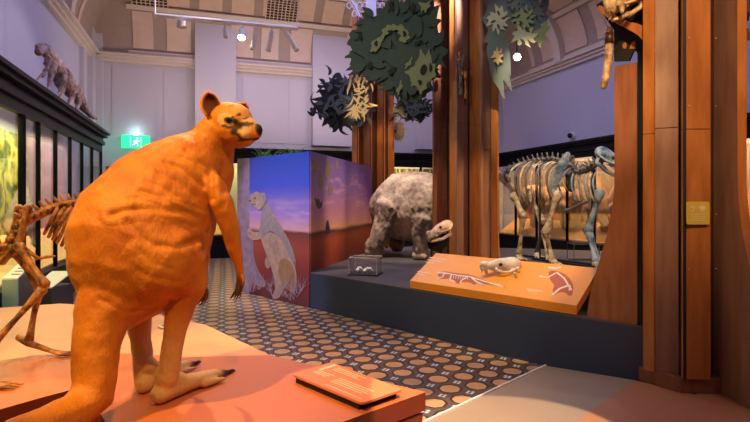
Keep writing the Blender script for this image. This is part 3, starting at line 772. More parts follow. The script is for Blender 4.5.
def resample(P, n):
    L = [0]
    for a, b in zip(P, P[1:]): L.append(L[-1]+(b-a).length)
    out = []
    for i in range(n):
        s = L[-1]*i/(n-1); j = 0
        while j < len(P)-2 and L[j+1] < s: j += 1
        t = (s-L[j])/(L[j+1]-L[j]); out.append(P[j].lerp(P[j+1], t))
    return out
def spine(P, n, r0, r1, up, mat, parent, name='vertebra', sp=1.6, vox=.008):
    Q = resample(P, n)
    for i, c in enumerate(Q):
        d = (Q[min(i+1, n-1)]-Q[max(i-1, 0)]).normalized(); mb = MB(); u2 = (up-d*up.dot(d)).normalized()
        vertebra(mb, c, d, u2, lerp(r0, r1, i/(n-1)), sp); mb.build(name, mat, parent, True)
def rib(P, r, mat, parent):
    n = len(P); MB().tube(P, [r*(1.25-.5*abs(i/(n-1)-.4)) for i in range(n)], 8).build('rib', mat, parent, True)
def skull(parent, c, f, up, L, mat, name='skull', jaw=True):
    f = V(f).normalized(); up = (V(up)-f*V(up).dot(f)).normalized(); s = f.cross(up); q = lambda a, b, d=0: V(c)+f*a*L+up*b*L+s*d*L
    m = MB(); m.ball(q(-.25, .03), (.24*L, .18*L, .17*L), f, up, 14)
    m.tube([q(-.2, .05), q(.05, .06), q(.3, .0), q(.48, -.04)], [.15*L, .13*L, .10*L, .07*L], 12, s, [.15*L, .11*L, .09*L, .07*L])
    m.ball(q(.40, .07), (.11*L, .08*L, .07*L), f, up, 10)
    for sg in (1, -1):
        m.tube(curve3(q(-.35, -.02, sg*.14), q(-.12, -.08, sg*.34), q(.14, -.03, sg*.13)), [.035*L]*9, 8)
        m.tube([q(.42, -.06, sg*.03), q(.50, -.17, sg*.025)], [.03*L, .015*L], 7)
        for i in range(4): m.ball(q(.02+.07*i, -.10, sg*.075), .028*L, seg=8)
    o = m.organic(name, mat, parent, L*.022, 2)
    for sg in (1, -1): MB().ball(q(.02, .085, sg*.105), (.05*L, .02*L, .045*L), f, up, 10).build('eye_socket', M['black'], o, True)  # black balls stand in for the shade inside hollow sockets
    MB().ball(q(.49, .0, 0), (.03*L, .04*L, .035*L), f, up, 10).build('nose_opening', M['black'], o, True)  # black ball in place of a dark, shaded hole
    if jaw:
        m = MB()
        for sg in (1, -1):
            m.tube([q(-.22, -.06, sg*.15), q(-.20, -.22, sg*.14), q(.1, -.25, sg*.09), q(.42, -.20, sg*.02)], [.035*L, .06*L, .05*L, .035*L], 9)
        m.organic('jaw', mat, parent, L*.022, 2)
    return o

# ------------------------------------------------------------------ kangaroo skeleton behind the model
ks = thing('kangaroo_skeleton', at(30, 356, 3.5)*1, 'amber kangaroo skeleton crouching on the red slab at the left, behind the giant kangaroo', 'skeleton')
ks.location.z = ZS
mo = M['bone_or']
sp_ = [at(24, 222, 3.45), at(40, 214, 3.5), at(56, 207, 3.56), at(72, 204, 3.62), at(90, 203, 3.7), at(110, 203, 3.78), at(135, 202, 3.86), at(150, 192, 3.9), at(160, 182, 3.95)]
spine(sp_, 26, .034, .026, V((0, 0, 1)), mo, ks, sp=1.3)
tl = [at(20, 232, 3.42), at(5, 244, 3.36), at(-12, 262, 3.25), at(-30, 290, 3.1), at(-50, 330, 2.95)]
spine(tl, 12, .030, .018, V((0, 0, 1)), mo, ks, sp=.8)
p = MB()
for sg, yo in ((1, 0), (-1, .16)):
    Y0 = 3.38+yo
    u = 0 if sg > 0 else -9
    p.tube([at(28+u, 207, Y0+.02), at(25+u, 220, Y0), at(21+u, 236, Y0), at(18+u, 246, Y0)], [.030, .020, .024, .034], 10)
    p.tube([at(18+u, 246, Y0), at(8+u, 256, Y0), at(2+u, 262, Y0+.04)], [.034, .022, .028], 10)
    p.tube([at(20+u, 246, Y0), at(38+u, 258, Y0+.02)], [.022, .012], 8)
p.tube([at(18, 246, 3.38), at(9, 246, 3.54)], [.03, .03], 8)
p.organic('pelvis', mo, ks, .008, 2)
MB().tube([at(36, 259, 3.42), at(46, 257, 3.44), at(55, 256, 3.46)], [.008, .012, .006], 8).build('epipubic_bone', mo, ks, True)
bonestick(MB(), at(19, 246, 3.32), at(45, 285, 3.26), .022, 1.6).build('femur', mo, ks, True)
bonestick(MB(), at(12, 248, 3.55), at(40, 288, 3.6), .024, 1.6).build('femur', mo, ks, True)
bonestick(MB(), at(43, 289, 3.26), at(-14, 352, 3.0), .020, 1.6).build('tibia', mo, ks, True)
bonestick(MB(), at(40, 292, 3.26), at(-12, 349, 2.99), .007, 1.3).build('fibula', mo, ks, True)
bonestick(MB(), at(39, 292, 3.58), at(29, 340, 3.47), .019, 1.6).build('tibia', mo, ks, True)
bonestick(MB(), at(36, 294, 3.60), at(27, 338, 3.47), .007, 1.3).build('fibula', mo, ks, True)
MB().ball(at(43, 286, 3.42), .001).build
p = MB()
a0 = at(28, 343, 3.46); t0 = V((a0.x+.15, a0.y+.02, ZS+.035))
p.tube([at(19, 337, 3.50), a0, t0], [.026, .024, .016], 9)
for i in range(3):
    p.tube([t0+V((0, (i-1)*.012, 0)), V((t0.x+.07, t0.y+(i-1)*.03, ZS+.02)), V((t0.x+.145, t0.y+.02+(i-1)*.035, ZS+.010))], [.012, .010, .006], 7)
p.organic('foot', mo, ks, .006, 1)
p = MB(); b0 = on_z(-8, 389, ZS); b0.z = ZS+.03
p.tube([b0+V((-.2, -.02, .1)), b0+V((-.1, 0, .03)), b0], [.024, .022, .015], 9)
for i in range(3): p.tube([b0+V((0, (i-1)*.012, 0)), b0+V((.06, .01+(i-1)*.03, -.012)), b0+V((.14, .02+(i-1)*.035, -.020))], [.013, .011, .006], 7)
p.organic('foot', mo, ks, .006, 1)
for i in range(11):
    t = i/10; u = 60+t*62; Y = 3.58+t*.25
    L = lerp(.75, 1.25, min(1, t*1.8))
    for sg in (1, -1):
        yo = -.13*L*sg; top = at(u, 206, Y)
        P = curve3(top, at(u-7*L, 212, Y+yo*1.6), at(u-21*L, 210+32*L, Y+yo*.8)); rib(P, .0125, mo, ks)
p = MB()
sc0 = at(118, 205, 3.70); p.tube([sc0, at(128, 225, 3.66)], [.05, .02], 9, V((0, 1, 0)), [.012, .012]); p.organic('scapula', mo, ks, .006, 1)
bonestick(MB(), at(128, 226, 3.66), at(120, 252, 3.66), .015).build('humerus', mo, ks, True)
bonestick(MB(), at(120, 252, 3.66), at(136, 280, 3.62), .012).build('forearm', mo, ks, True)
bonestick(MB(), at(132, 226, 3.95), at(124, 252, 3.95), .015).build('humerus', mo, ks, True)
bonestick(MB(), at(124, 252, 3.95), at(140, 280, 3.95), .012).build('forearm', mo, ks, True)
skull(ks, at(168, 176, 3.98), (1, -.1, -.2), (0, 0, 1), .24, mo)

# ------------------------------------------------------------------ display blocks by the left case
db = thing('display_block', at(15, 300, 5.6)*V((1, 1, 0)) if False else V((at(15, 300, 5.6).x, 5.6, 0)), 'pale blue fronted display block with a sloping white label panel before the left wall case', 'plinth')
x0 = -3.84; x1 = at(17.5, 0, 5.3).x; x2 = at(32, 0, 5.75).x
zt = CH-79/F*5.3
MB().flat([(x0, 5.3), (x1, 5.3), (x1+.0, 5.32), (x0, 5.32)], 0, zt).build('front', M['navy_light'], db)
MB().flat([(x0, 5.32), (x1, 5.32), (x2, 5.78), (-3.98, 5.78)], 0, zt).build('body', M['grey_block'], db)
q = [V((x0, 5.3, zt+.002)), V((x1, 5.3, zt+.002)), V((x2, 5.78, zt+.12)), V((-3.98, 5.78, zt+.12))]
MB().prism(q, (0, 0, .015)).build('label_panel', M['white_ptg'], db)
tx = MB()
for i in range(4):
    s = .2+.17*i; a = q[0].lerp(q[3], s).lerp(q[1].lerp(q[2], s), .35); b = q[0].lerp(q[3], s).lerp(q[1].lerp(q[2], s), .92); dn = (q[3]-q[0])*.05
    tx.prism([a+V((0, 0, .0155)), b+V((0, 0, .0155)), b+dn+V((0, 0, .0155)), a+dn+V((0, 0, .0155))], (0, 0, .001))
tx.build('print', M['grey_block'], db)
db = thing('display_block', V((at(48, 0, 6.3).x, 6.3, 0)), 'dark grey display block with a cream label panel just right of the pale blue block', 'plinth')
xa = at(38, 0, 6.2).x; xb = at(57, 0, 6.2).x
zt = CH-86/F*6.2
MB().flat([(xa, 6.1), (xb, 6.1), (xb+.02, 6.5), (xa-.02, 6.5)], 0, zt).build('body', M['grey_block'], db)
MB().prism([V((xa, 6.1, zt)), V((xb, 6.1, zt)), V((xb+.02, 6.5, zt+.14)), V((xa-.02, 6.5, zt+.14))], (0, 0, .012)).build('label_panel', M['white_ptg'], db)

# ------------------------------------------------------------------ exit sign
es = ray_b(136, 142, BW-.03)
ex = thing('exit_sign', es, 'green lit exit sign with a white running figure on the back wall', 'exit sign')
M['exit_green'] = emit('lit green sign', (.02, .62, .25), 1.6, (.02, .4, .2))
M['exit_white'] = emit('lit white figure', (.75, 1, .85), 1.5, (.8, .8, .8))
def exb(mbx, a0, a1, z0, z1, d0, d1): mbx.flat([room(es.dot(RD)+a0, BW-d0), room(es.dot(RD)+a1, BW-d0), room(es.dot(RD)+a1, BW-d1), room(es.dot(RD)+a0, BW-d1)], es.z+z0, es.z+z1)
m1 = MB(); exb(m1, -.34, .34, -.17, .17, .01, .08); m1.build('housing', M['exit_green'], ex)
def exp_(pts):
    return [room(es.dot(RD)+x, BW-.081, es.z+z) for x, z in pts]
m1 = MB()
fig = [[(-.02, .03), (.04, .05), (.03, -.03), (-.02, -.02)], [(.0, -.02), (.03, -.03), (.07, -.07), (.05, -.13), (.03, -.12), (.045, -.075)], [(-.02, -.02), (.01, -.03), (-.04, -.09), (-.09, -.09), (-.09, -.07), (-.05, -.07)], [(.03, .05), (.09, .02), (.08, .0), (.03, .03)], [(-.02, .04), (-.07, .0), (-.06, -.015), (-.01, .015)]]
for pg in fig: m1.prism(exp_(pg), DD*-.004)
m1.prism(exp_([(.035+.028*math.cos(t), .085+.028*math.sin(t)) for t in [i*PI/5 for i in range(10)]]), DD*-.004)
m1.prism(exp_([(.12, -.14), (.13, -.14), (.13, .13), (.12, .13)]), DD*-.004); m1.prism(exp_([(-.13, -.14), (-.12, -.14), (-.12, .13), (-.13, .13)]), DD*-.004)
m1.build('running_figure', M['exit_white'], ex)
m1 = MB(); exb(m1, -.05, .05, .17, .24, .01, .10); m1.build('lamp', emit('sign lamp', (.7, 1, .95), 3), ex)
lamp('exit_glow', 'POINT', room(es.dot(RD), BW-.22, es.z+.27), 2.5, (.6, .95, 1), size=.05)
lamp('exit_glow', 'POINT', room(es.dot(RD)-.5, BW-.5, es.z-.1), 3, (.05, 1, .5), size=.1)

# ------------------------------------------------------------------ ceiling track with spot heads
YT = 7.6
tr = thing('lighting_track', at(225, 20, YT), 'white suspended lighting track hanging high over the aisle', 'light track')
m1 = MB(); q0 = at(155, 15, YT); q1 = at(298, 28.5, YT); m1.tube([q0, q1], .035, 4, V((0, 0, 1)), caps=False); m1.build('rail', M['white'], tr)
m1 = MB(); m1.tube([q0, V((q0.x, q0.y, 6.95))], .012, 6, caps=False); m1.build('rod', M['white'], tr)
m1 = MB(); m1.tube([q1, V((q1.x, q1.y, 6.95))], .006, 6, caps=False); m1.build('rod', M['white'], tr)
M['lamp_on'] = emit('lit lamp lens', (1, .88, .65), 25)
heads = [(182, 18.5, 'h', 'short white'), (225, 23, 'd', 'small down-facing white'), (243, 26, 'l', 'lit round white'), (256, 29, 's', 'slim upright white'), (272, 31, 's', 'second slim upright white'), (286, 31, 't', 'tilted long white')]
for i, (u, v, kd2, w) in enumerate(heads):
    c = at(u, v, YT)
    c.z = lerp(q0.z, q1.z, (c.x-q0.x)/(q1.x-q0.x))-.035
    hd = thing('spotlight', c, w+' spotlight head on the suspended track, %s from its left end' % ['first', 'second', 'third', 'fourth', 'fifth', 'last'][i], 'spotlight', 'spotlights on the suspended track')
    MB().tube([c, c-V((0, 0, .07))], .014, 8, caps=False).build('stem', M['white'], hd)
    b = c-V((0, 0, .08))
    if kd2 == 'h': pts2 = [b+V((0, 0, .05)), b+V((0, 0, -.03))]; r2 = .075
    elif kd2 == 'd': pts2 = [b, b+V((.02, -.02, -.12))]; r2 = .038
    elif kd2 == 'l': pts2 = [b, b+V((0, -.08, -.12))]; r2 = .06
    elif kd2 == 's': pts2 = [b+V((0, 0, .03)), b+V((-.05, -.03, -.26))]; r2 = .038
    else: pts2 = [b+V((0, 0, .04)), b+V((.17, -.05, -.24))]; r2 = .038
    MB().tube(pts2, r2, 14, caps=False).build('body', M['white'], hd, False)
    d2 = (pts2[1]-pts2[0]).normalized()
    MB().tube([pts2[1], pts2[1]+d2*.006], r2*.85, 14, caps=False).build('lens', M['lamp_on'] if kd2 == 'l' else M['white_ptg'], hd)

# bright spotlight among the leaves, on the right
sc_ = at(517, 57, 9.4)
sl = thing('spotlight', sc_, 'dazzling lit spotlight shining through the leaves right of the middle column', 'spotlight')
MB().tube([sc_+V((.03, .12, .06)), sc_], [.07, .075], 14, caps=False).build('body', M['black'], sl)
MB().ball(sc_+V((-.005, -.04, -.01)), .06, seg=16).build('lamp', emit('blazing lamp', (1, .86, .62), 60), sl, True)
MB().tube([sc_+V((.03, .12, .06)), sc_+V((.05, .2, 6.9-sc_.z))], .012, 6, caps=False).build('drop_rod', M['black'], sl)

# ------------------------------------------------------------------ timber "tree" columns
def board(mb, p, q, z0, z1, th=.035, fl0=None, fl1=None, seam=None, nz=24):
    """vertical board p->q in plan; fl0/fl1(z) push its edges outwards; th to the far side"""
    p = V((p[0], p[1], 0)); q = V((q[0], q[1], 0)); d = (q-p).normalized(); n = V((-d.y, d.x, 0))*th
    if n.dot(p) < 0: n = -n
    def piece(a, b):
        m = nz if (fl0 or fl1) else 1
        zs = [lerp(a, b, i/m) for i in range(m+1)]
        L = [p-d*(fl0(z) if fl0 else 0)+V((0, 0, z)) for z in zs]; R = [q+d*(fl1(z) if fl1 else 0)+V((0, 0, z)) for z in zs]
        vs = []; fs = []
        for l, r in zip(L, R): vs += [l, r, r+n, l+n]
        for i in range(m):
            for k2 in range(4): fs.append((i*4+k2, i*4+(k2+1) % 4, i*4+4+(k2+1) % 4, i*4+4+k2))
        fs += [(0, 3, 2, 1), (m*4, m*4+1, m*4+2, m*4+3)]
        mb.add(vs, fs)
    if seam: piece(z0, seam-.003); piece(seam+.003, z1)
    else: piece(z0, z1)
def px(u, Y): return ((u-CU)/F*Y, Y)
def screws(mb, pts):
    for p in pts: mb.ball(p, .0045, seg=8)

# middle column B
cb = thing('timber_column', V((px(466, 7.6)[0], 7.75, ZP)), 'middle timber column of vertical fins beside the shaggy animal', 'column')
fl_ = lambda s: (lambda z: s*max(0, (1.15-z)/.65)**2.2)
top = 6.6
specs = [((434, 7.50), (447, 7.72), 'wood_br', 2.6, fl_(.03), None), ((449.5, 7.46), (457, 7.40), 'wood_lit', None, None, None), ((457, 7.38), (468, 7.62), 'wood_shaded', 2.63, None, None),
         ((469.5, 7.60), (481.5, 7.36), 'wood_lit', 2.60, None, None), ((481.5, 7.36), (490.5, 7.58), 'wood_shaded', 2.25, None, None), ((491, 7.55), (497.5, 7.46), 'wood_lit', None, None, fl_(.05))]  # board colours alternate with facing: lamp tone and shade tone painted in
for (a, ya), (b, yb), mt, sm_, f0, f1 in specs:
    mbx = MB(); board(mbx, px(a, ya), px(b, yb), ZP, top, .03, f0, f1, sm_); mbx.build('board', M[mt], cb)
mbx = MB(); mbx.flat([px(437, 7.80), px(494, 7.70), px(490, 8.2), px(440, 8.2)], ZP, top); mbx.build('core', M['wood_dk'], cb)
mbx = MB()
for (u, Y) in ((445, 7.68), (466, 7.60), (489, 7.56)):
    for z in (1.0, 1.55, 2.1, 2.55, 3.3, 3.9): mbx.ball(V((*px(u, Y), z))+V((0, -.008, 0)), .006, seg=6)
mbx.build('screws', M['steel'], cb)

# far column A
ca = thing('timber_column', V((px(373, 10.9)[0], 10.95, ZP)), 'far timber column of orange and dark fins behind the mural box', 'column')
YA = 10.85
specs = [((352, YA+.1), (358, YA), 'wood_lit'), ((358, YA), (363, YA+.15), 'wood_dk'), ((363, YA+.12), (371, YA-.1), 'wood_br'), ((371, YA-.1), (377, YA+.15), 'wood_dk'), ((377, YA+.1), (384, YA-.08), 'wood_lit'), ((384, YA-.08), (388, YA+.1), 'wood_dk'), ((388, YA+.08), (393.5, YA), 'wood_lit')]  # orange and dark plies alternate with facing, light and shade in the colour
for (a, ya), (b, yb), mt in specs:
    mbx = MB(); board(mbx, px(a, ya), px(b, yb), ZP, 5.4, .03, seam=3.2); mbx.build('board', M[mt], ca)
mbx = MB(); mbx.flat([px(356, YA+.2), px(391, YA+.2), px(388, YA+.6), px(360, YA+.6)], ZP, 5.4); mbx.build('core', M['wood_dk'], ca)
# iron column rising out of it with lattice brackets
ic = thing('iron_column', V((px(371, 11.25)[0], 11.75, ZP)), 'lilac painted iron column with lattice brackets rising behind the dark leaves', 'column')
cx = px(371, 11.8)[0]
MB().tube([V((cx, 11.8, ZP)), V((cx, 11.8, 7.1))], .12, 16, caps=False).build('shaft', M['steel'], ic)
for sg in (-1, 1):
    mbx = MB(); arc = [V((cx+sg*.12, 11.8, 5.35)), V((cx+sg*.35, 11.8, 5.95)), V((cx+sg*.75, 11.8, 6.6)), V((cx+sg*1.2, 11.8, 7.05))]
    mbx.tube(arc, .025, 6)
    mbx.tube([V((cx+sg*.12, 11.8, 7.05)), arc[-1]], .02, 6)
    for i in range(9):
        for j in range(8):
            x = .14+i*.12; z = 5.6+j*.19
            lim = 5.35+ (x-.12)*1.62
            if z > lim: mbx.tube([V((cx+sg*(x+.055*math.cos(t)), 11.8, z+.07*math.sin(t))) for t in [q*PI/4 for q in range(9)]], .012, 5, caps=False)
    mbx.build('lattice_bracket', M['steel'], ic)

# big right column C
A1 = V((2.10, 4.11, 0)); A2 = V((2.275, 3.83, 0)); A3 = V((2.563, 3.815, 0))
cc = thing('timber_column', V((2.45, 4.1, .07)), 'largest timber column, nearest on the right, with a brass plate and flared buttress boards', 'column')
base = [A1, A2, A3, V((2.95, 4.1, 0)), V((2.9, 4.5, 0)), V((2.45, 4.5, 0))]
ZD = .071
bas = MB(); bas.flat(base, ZD, ZD+.115); bas.build('base_block', M['wood_br'], cc, bevel=.006)
def toward(p, c, t): return p.lerp(c, t)
ctr = V((2.55, 4.15, 0))
b1, b2, b3 = (toward(p, ctr, .10) for p in (A1, A2, A3))
ztop = 4.2
zb0 = ZD+.115
mbx = MB(); mbx.flat([toward(p, ctr, .28) for p in base], zb0, ztop); mbx.build('core', M['wood_dk'], cc)
e = (b2-b1).normalized()
c640 = px(644, 4.02); c655 = px(656, 3.98)
mbx = MB(); board(mbx, px(643, 4.02), px(654, 3.96), zb0, ztop, .03, None, None, 2.02); mbx.build('board', M['wood_lit'], cc)
mbx = MB(); board(mbx, px(655, 3.98), px(678.5, 3.90), zb0, ztop, .03, None, None, 2.06); mbx.build('board', M['wood_shaded'], cc)
mbx = MB(); board(mbx, px(683.5, 3.80), px(710.5, 3.79), zb0, ztop, .03, None, None, 2.03); mbx.build('board', M['wood_lit'], cc)
mbx = MB(); board(mbx, px(678.8, 3.92), px(683.3, 3.80), zb0, ztop, .02); mbx.build('board', M['black'], cc)  # black strip painted in for the shaded gap between two boards
mbx = MB(); board(mbx, px(710.5, 3.82), px(713.5, 3.90), zb0, ztop, .02); mbx.build('board', M['wood_dk'], cc)
# right buttress fin, edge towards the visitor
fi = V((2.565, 3.90, 0)); fo = V((2.572, 3.655, 0)); fd = (fo-fi).normalized()
fz = lambda z: .30*sst(1.75, .3, z)**1.3
mbx = MB(); board(mbx, fi, fo, ZD, ztop, .055, None, fz, None, 40); mbx.build('buttress_board', [M['wood_shaded']], cc)
mbx = MB(); n = 40
vs = []; fs = []
for i in range(n+1):
    z = lerp(ZD, ztop, i/n); e0 = fo+fd*(fz(z)+.001); vs += [e0+V((-.004, 0, z)), e0+V((.062, 0, z)), e0+fd*.004+V((.062, 0, z)), e0+fd*.004+V((-.004, 0, z))]
for i in range(n):
    for k2 in range(4): fs.append((i*4+k2, i*4+(k2+1) % 4, i*4+4+(k2+1) % 4, i*4+4+k2))
fs += [(0, 3, 2, 1), (n*4, n*4+1, n*4+2, n*4+3)]
mbx.add(vs, fs); mbx.build('edge_band', M['wood_lit'], cc)
# left buttress on the blue plinth
pfl = lambda u: ray_line(u, 300, PF0+PN*.05, PF0+PN*.05+PD)
w0 = pfl(614.5); w1 = pfl(637); w0.z = w1.z = 0
fz2 = lambda z: .235*sst(1.75, .42, z)**1.25
mbx = MB(); board(mbx, w0, w1, ZP, 2.62, .035, fz2, None, None, 40); mbx.build('buttress_board', M['wood_tan'], cc)
mbx = MB(); board(mbx, pfl(637.3), pfl(645), ZP, ztop, .03); mbx.build('board', M['black'], cc)  # black filler standing in for the dark gap beside the buttress
mbx = MB(); screws(mbx, [V((*px(u, Y), z)) for u, Y in ((689, 3.78), (716, 3.80)) for z in (1.0, 1.4, 2.2, 2.7)]); mbx.build('screws', M['steel'], cc)
# brass plate
g0 = V((px(698.3, 3.77)[0], 3.778, CH-12/F*3.78))
gp = thing('brass_plate', g0, 'square brass plate with a small printed map fixed to the largest column', 'sign')
rr = [g0+V((x*.084, 0, z*.084)) for x, z in ((-1, -1), (1, -1), (1, 1), (-1, 1))]
MB().prism(rounded(rr, .014), (0, -.006, 0)).build('plate', M['gold'], gp)
mbx = MB(); y = g0.y-.0065
def bar(x0, x1, z0, z1): mbx.prism([V((g0.x+x0, y, g0.z+z0)), V((g0.x+x1, y, g0.z+z0)), V((g0.x+x1, y, g0.z+z1)), V((g0.x+x0, y, g0.z+z1))], (0, -.001, 0))
for i in range(4): bar(-.055, .055-.01*(i % 2), -.055+.015*i, -.051+.015*i)
bar(-.055, -.03, .012, .018); bar(-.06, -.025, .04, .05); bar(-.035, -.028, .025, .045)
mbx.prism([V((g0.x+.03+.025*math.cos(t)*(1+.25*math.sin(3*t)), y, g0.z+.036+.017*math.sin(t)*(1+.2*math.cos(4*t)))) for t in [i*PI/8 for i in range(16)]], (0, -.001, 0))
bar(-.006+.03, .004+.03, .012, .017)
mbx.build('print', M['gold_lt'], gp)

# bracket at the top of the left buttress + curved arm
def plate_poly(mb, pts, Yf, th):   # polygon traced at the depth of the buttress plane, extruded away
    P = [ray_line(u, v, w0+PN*Yf, w0+PN*Yf+PD) for u, v in pts]; mb.prism(P, PN*th)
br = thing('wooden_bracket', w0+V((0, 0, 2.6)), 'dark cut-out bracket with a curved brown arm high on the left of the largest column', 'bracket')
mbx = MB(); plate_poly(mbx, [(596, 5), (618, -10), (645, -10), (645, 62), (640, 60), (636, 50.5), (633, 51), (629, 60.5), (614, 61), (614, 30)], -.005, .03); mbx.build('dark_panel', M['black'], br)
mbx = MB()
plate_poly(mbx, smooth_poly([(622, 44), (626, 41.5), (627, 48), (623, 49)], 1), -.010, .004); plate_poly(mbx, [(631, 43), (635, 41), (635.5, 48.5), (629.5, 49)], -.010, .004)
mbx.build('cut_out', M['wood_lit'], br)
mbx = MB(); plate_poly(mbx, smooth_poly([(596, 8), (601, 4), (622, 20), (644, 25), (652, 34), (656.5, 50), (655, 59), (649, 50), (640, 36), (626, 28), (610, 20)], 2), -.09, .06); mbx.build('arm', M['wood_lit'], br)
mbx = MB(); 
for u, v in ((654.0, 38), (654.6, 50)): mbx.ball(ray_line(u, v, w0-PN*.092, w0-PN*.092+PD), .008, seg=8)
mbx.build('screws', M['steel'], br)
# skull resting on the arm
sk = thing('skull_cast', at(622, 14, 4.0), 'cream fossil skull resting on the curved arm of the high bracket', 'skull')
skull(sk, at(624, 2, 4.08), (-.75, -.3, -.45), (0, 0, 1), .42, M['bone_cr'])
m1 = MB()
for u in (606, 612, 620): m1.tube([at(u, -4, 4.0), at(u+2, 12, 3.98)], [.035, .018], 9)
m1.organic('teeth', M['bone_cr'], sk, .008, 1)
sk2 = thing('skull_stand', at(648, 10, 4.05), 'black cradle holding the cream skull against the largest column', 'stand')
m1 = MB(); plate_poly(m1, smooth_poly([(634, -12), (651, -12), (651.5, 22), (645, 23), (641, 15), (637, 18), (632, 22), (627, 18), (634, 10)], 1), -.028, .02); m1.build('cradle', M['black'], sk2)
# hanging tusk
ht = thing('hanging_tusk', at(607, 30, 4.15), 'long cream tusk with a dark binding hanging below the high bracket', 'tusk')
tp = [at(609, 29, 4.15), at(609, 45, 4.14), at(608.3, 60, 4.13), at(606.5, 74, 4.13), at(603.5, 87, 4.13)]
MB().tube(tp, [.030, .030, .031, .031, .026], 14).build('tusk', M['bone_cr'], ht, True)
MB().tube([tp[0].lerp(tp[1], .25), tp[0].lerp(tp[1], .95)], [.033, .033], 14, caps=False).build('binding', M['wood_dk'], ht, True)
MB().tube([at(601, 14, 4.12), at(605, 22, 4.14), at(609, 29, 4.15)], .004, 6).build('cord', M['steel'], ht)
# gold ornament on the middle column
og = thing('bone_bundle', at(462, 70, 7.5), 'narrow bundle of dark bones mounted high on the middle column', 'bones')
for i, (u0, v0, u1, v1) in enumerate(((460, 53, 462, 74), (463, 56, 460, 88), (465, 72, 466, 98), (459, 60, 461, 94))):
    bonestick(MB(), at(u0, v0, 7.36), at(u1, v1, 7.36), .018).build('bone', M['bone_dk'] if i % 2 else M['bone_or'], og, True)
MB().tube([at(461, 52, 7.42), at(465, 104, 7.42)], .008, 6).build('mount', M['black'], og)
# brass wall latch wire on largest column
# ------------------------------------------------------------------ cut leaf foliage
def leaf_poly(base, ang, L, W, bend=.25):
    out = []; n = 7
    for sgn in (1, -1):
        rng = range(n+1) if sgn > 0 else range(n-1, 0, -1)
        for i in rng:
            t = i/n; w = W*math.sin(PI*t**.8)*sgn*.5; a = ang+bend*t
            out.append((base[0]+L*t*math.cos(a)-w*math.sin(a), base[1]+L*t*math.sin(a)+w*math.cos(a)))
    return out
def sheet(parent, mat, c, N, polys, th=.012, name='leaf_panel'):
    """polys in metres in the plane through c with normal N (x right, y up)"""
    N = V(N).normalized(); X = V((0, 0, 1)).cross(N).normalized(); Yv = N.cross(X)
    mbx = MB()
    for j, pg in enumerate(polys): mbx.prism([c+X*x+Yv*y+N*(.0006*(j % 9)) for x, y in pg], N*th)
    return mbx.build(name, mat, parent)
def jag(cx, cy, rx, ry, n=16, sp=.35, seed=0, holes=False):
    rnd = random.Random(seed); out = []
    for i in range(n):
        a = 2*PI*i/n; r = 1-sp*.55*rnd.random()
        out.append((cx+rx*r*math.cos(a), cy+ry*r*math.sin(a)))
        for f, q in ((.35, 1.02), (.62, 1.0+sp*.8*rnd.random()), (.72, .92)):
            a2 = a+2*PI/n*f; out.append((cx+rx*q*math.cos(a2), cy+ry*q*math.sin(a2)))
    return out
def spray(cx, cy, R, n, L, W, seed, spread=2*PI, a0=0):
    rnd = random.Random(seed); out = []
    for i in range(n):
        a = a0+spread*(i+rnd.uniform(-.3, .3))/n; r = R*rnd.uniform(.55, 1.0)
        out.append(leaf_poly((cx+r*math.cos(a), cy+r*math.sin(a)), a+rnd.uniform(-.7, .7), L*rnd.uniform(.7, 1.2), W*rnd.uniform(.7, 1.2), rnd.uniform(-.6, .6)))
    return out
def ring_poly(cx, cy, rx, ry, w, a0, a1, seed=0):
    """serrated crescent"""
    rnd = random.Random(seed); n = 16; o = []; i_ = []
    for i in range(n+1):
        a = lerp(a0, a1, i/n); tw = w*math.sin(PI*min(.97, max(.03, i/n)))**.5
        k2 = 1+ (.16 if i % 2 else -.05)*rnd.uniform(.6, 1.4)
        o.append((cx+(rx+tw*.5*k2)*math.cos(a), cy+(ry+tw*.5*k2)*math.sin(a))); i_.append((cx+(rx-tw*.5*k2)*math.cos(a), cy+(ry-tw*.5*k2)*math.sin(a)))
    return o+i_[::-1]
NF = V((-.05, -1, 0))
def mpx(Y): return Y/F
def C_(u, v, Y): return at(u, v, Y)
YF = 7.0; m_ = YF/F
c0 = at(397, 55, YF)
fo1 = thing('leaf_canopy', c0, 'largest dark green canopy of cut-out leaves with olive leaf shapes', 'foliage')
off = lambda u, v: ((u-397)*m_, -(v-55)*m_)
def blob(pp): return [off(u, v) for u, v in pp]
outline = [(347, 42), (352, 30), (361, 24), (364, 12), (372, 18), (379, 8), (388, 4), (396, -8), (404, 6), (409, -10), (418, 0), (424, -10), (434, -2), (438, 12), (437, 26), (444, 40), (446, 55), (441, 64), (436, 78), (430, 92), (424, 98), (414, 104), (404, 104), (396, 98), (389, 90), (378, 84), (368, 82), (362, 74), (352, 74), (351, 60), (345, 56), (352, 50)]
def leafy(pp, seed, amp=3.2):
    rnd = random.Random(seed); out = []; n = len(pp); cx = sum(p[0] for p in pp)/n; cy = sum(p[1] for p in pp)/n
    for i in range(n):
        a = pp[i]; b = pp[(i+1) % n]; out.append(a)
        mx, my = (a[0]+b[0])/2, (a[1]+b[1])/2; d = math.hypot(mx-cx, my-cy)
        q = amp*rnd.uniform(.3, 1.4)
        out.append((mx+(cx-mx)/d*q, my+(cy-my)/d*q)); out.append((lerp(mx, b[0], .5)-(cx-mx)/d*q*.8, lerp(my, b[1], .5)-(cy-my)/d*q*.8))
    return out
sheet(fo1, M['leaf_dk'], c0, NF, [blob(leafy(outline, 1))], .02)
sheet(fo1, M['leaf_dk'], c0+NF*-.0+V((0, -.06, 0)), NF, spray(0, .1, .52, 34, .24, .10, 5)+[blob(leafy([(352, 44), (368, 22), (392, 16), (420, 20), (436, 40), (438, 66), (420, 88), (398, 92), (372, 76)], 3, 5))])
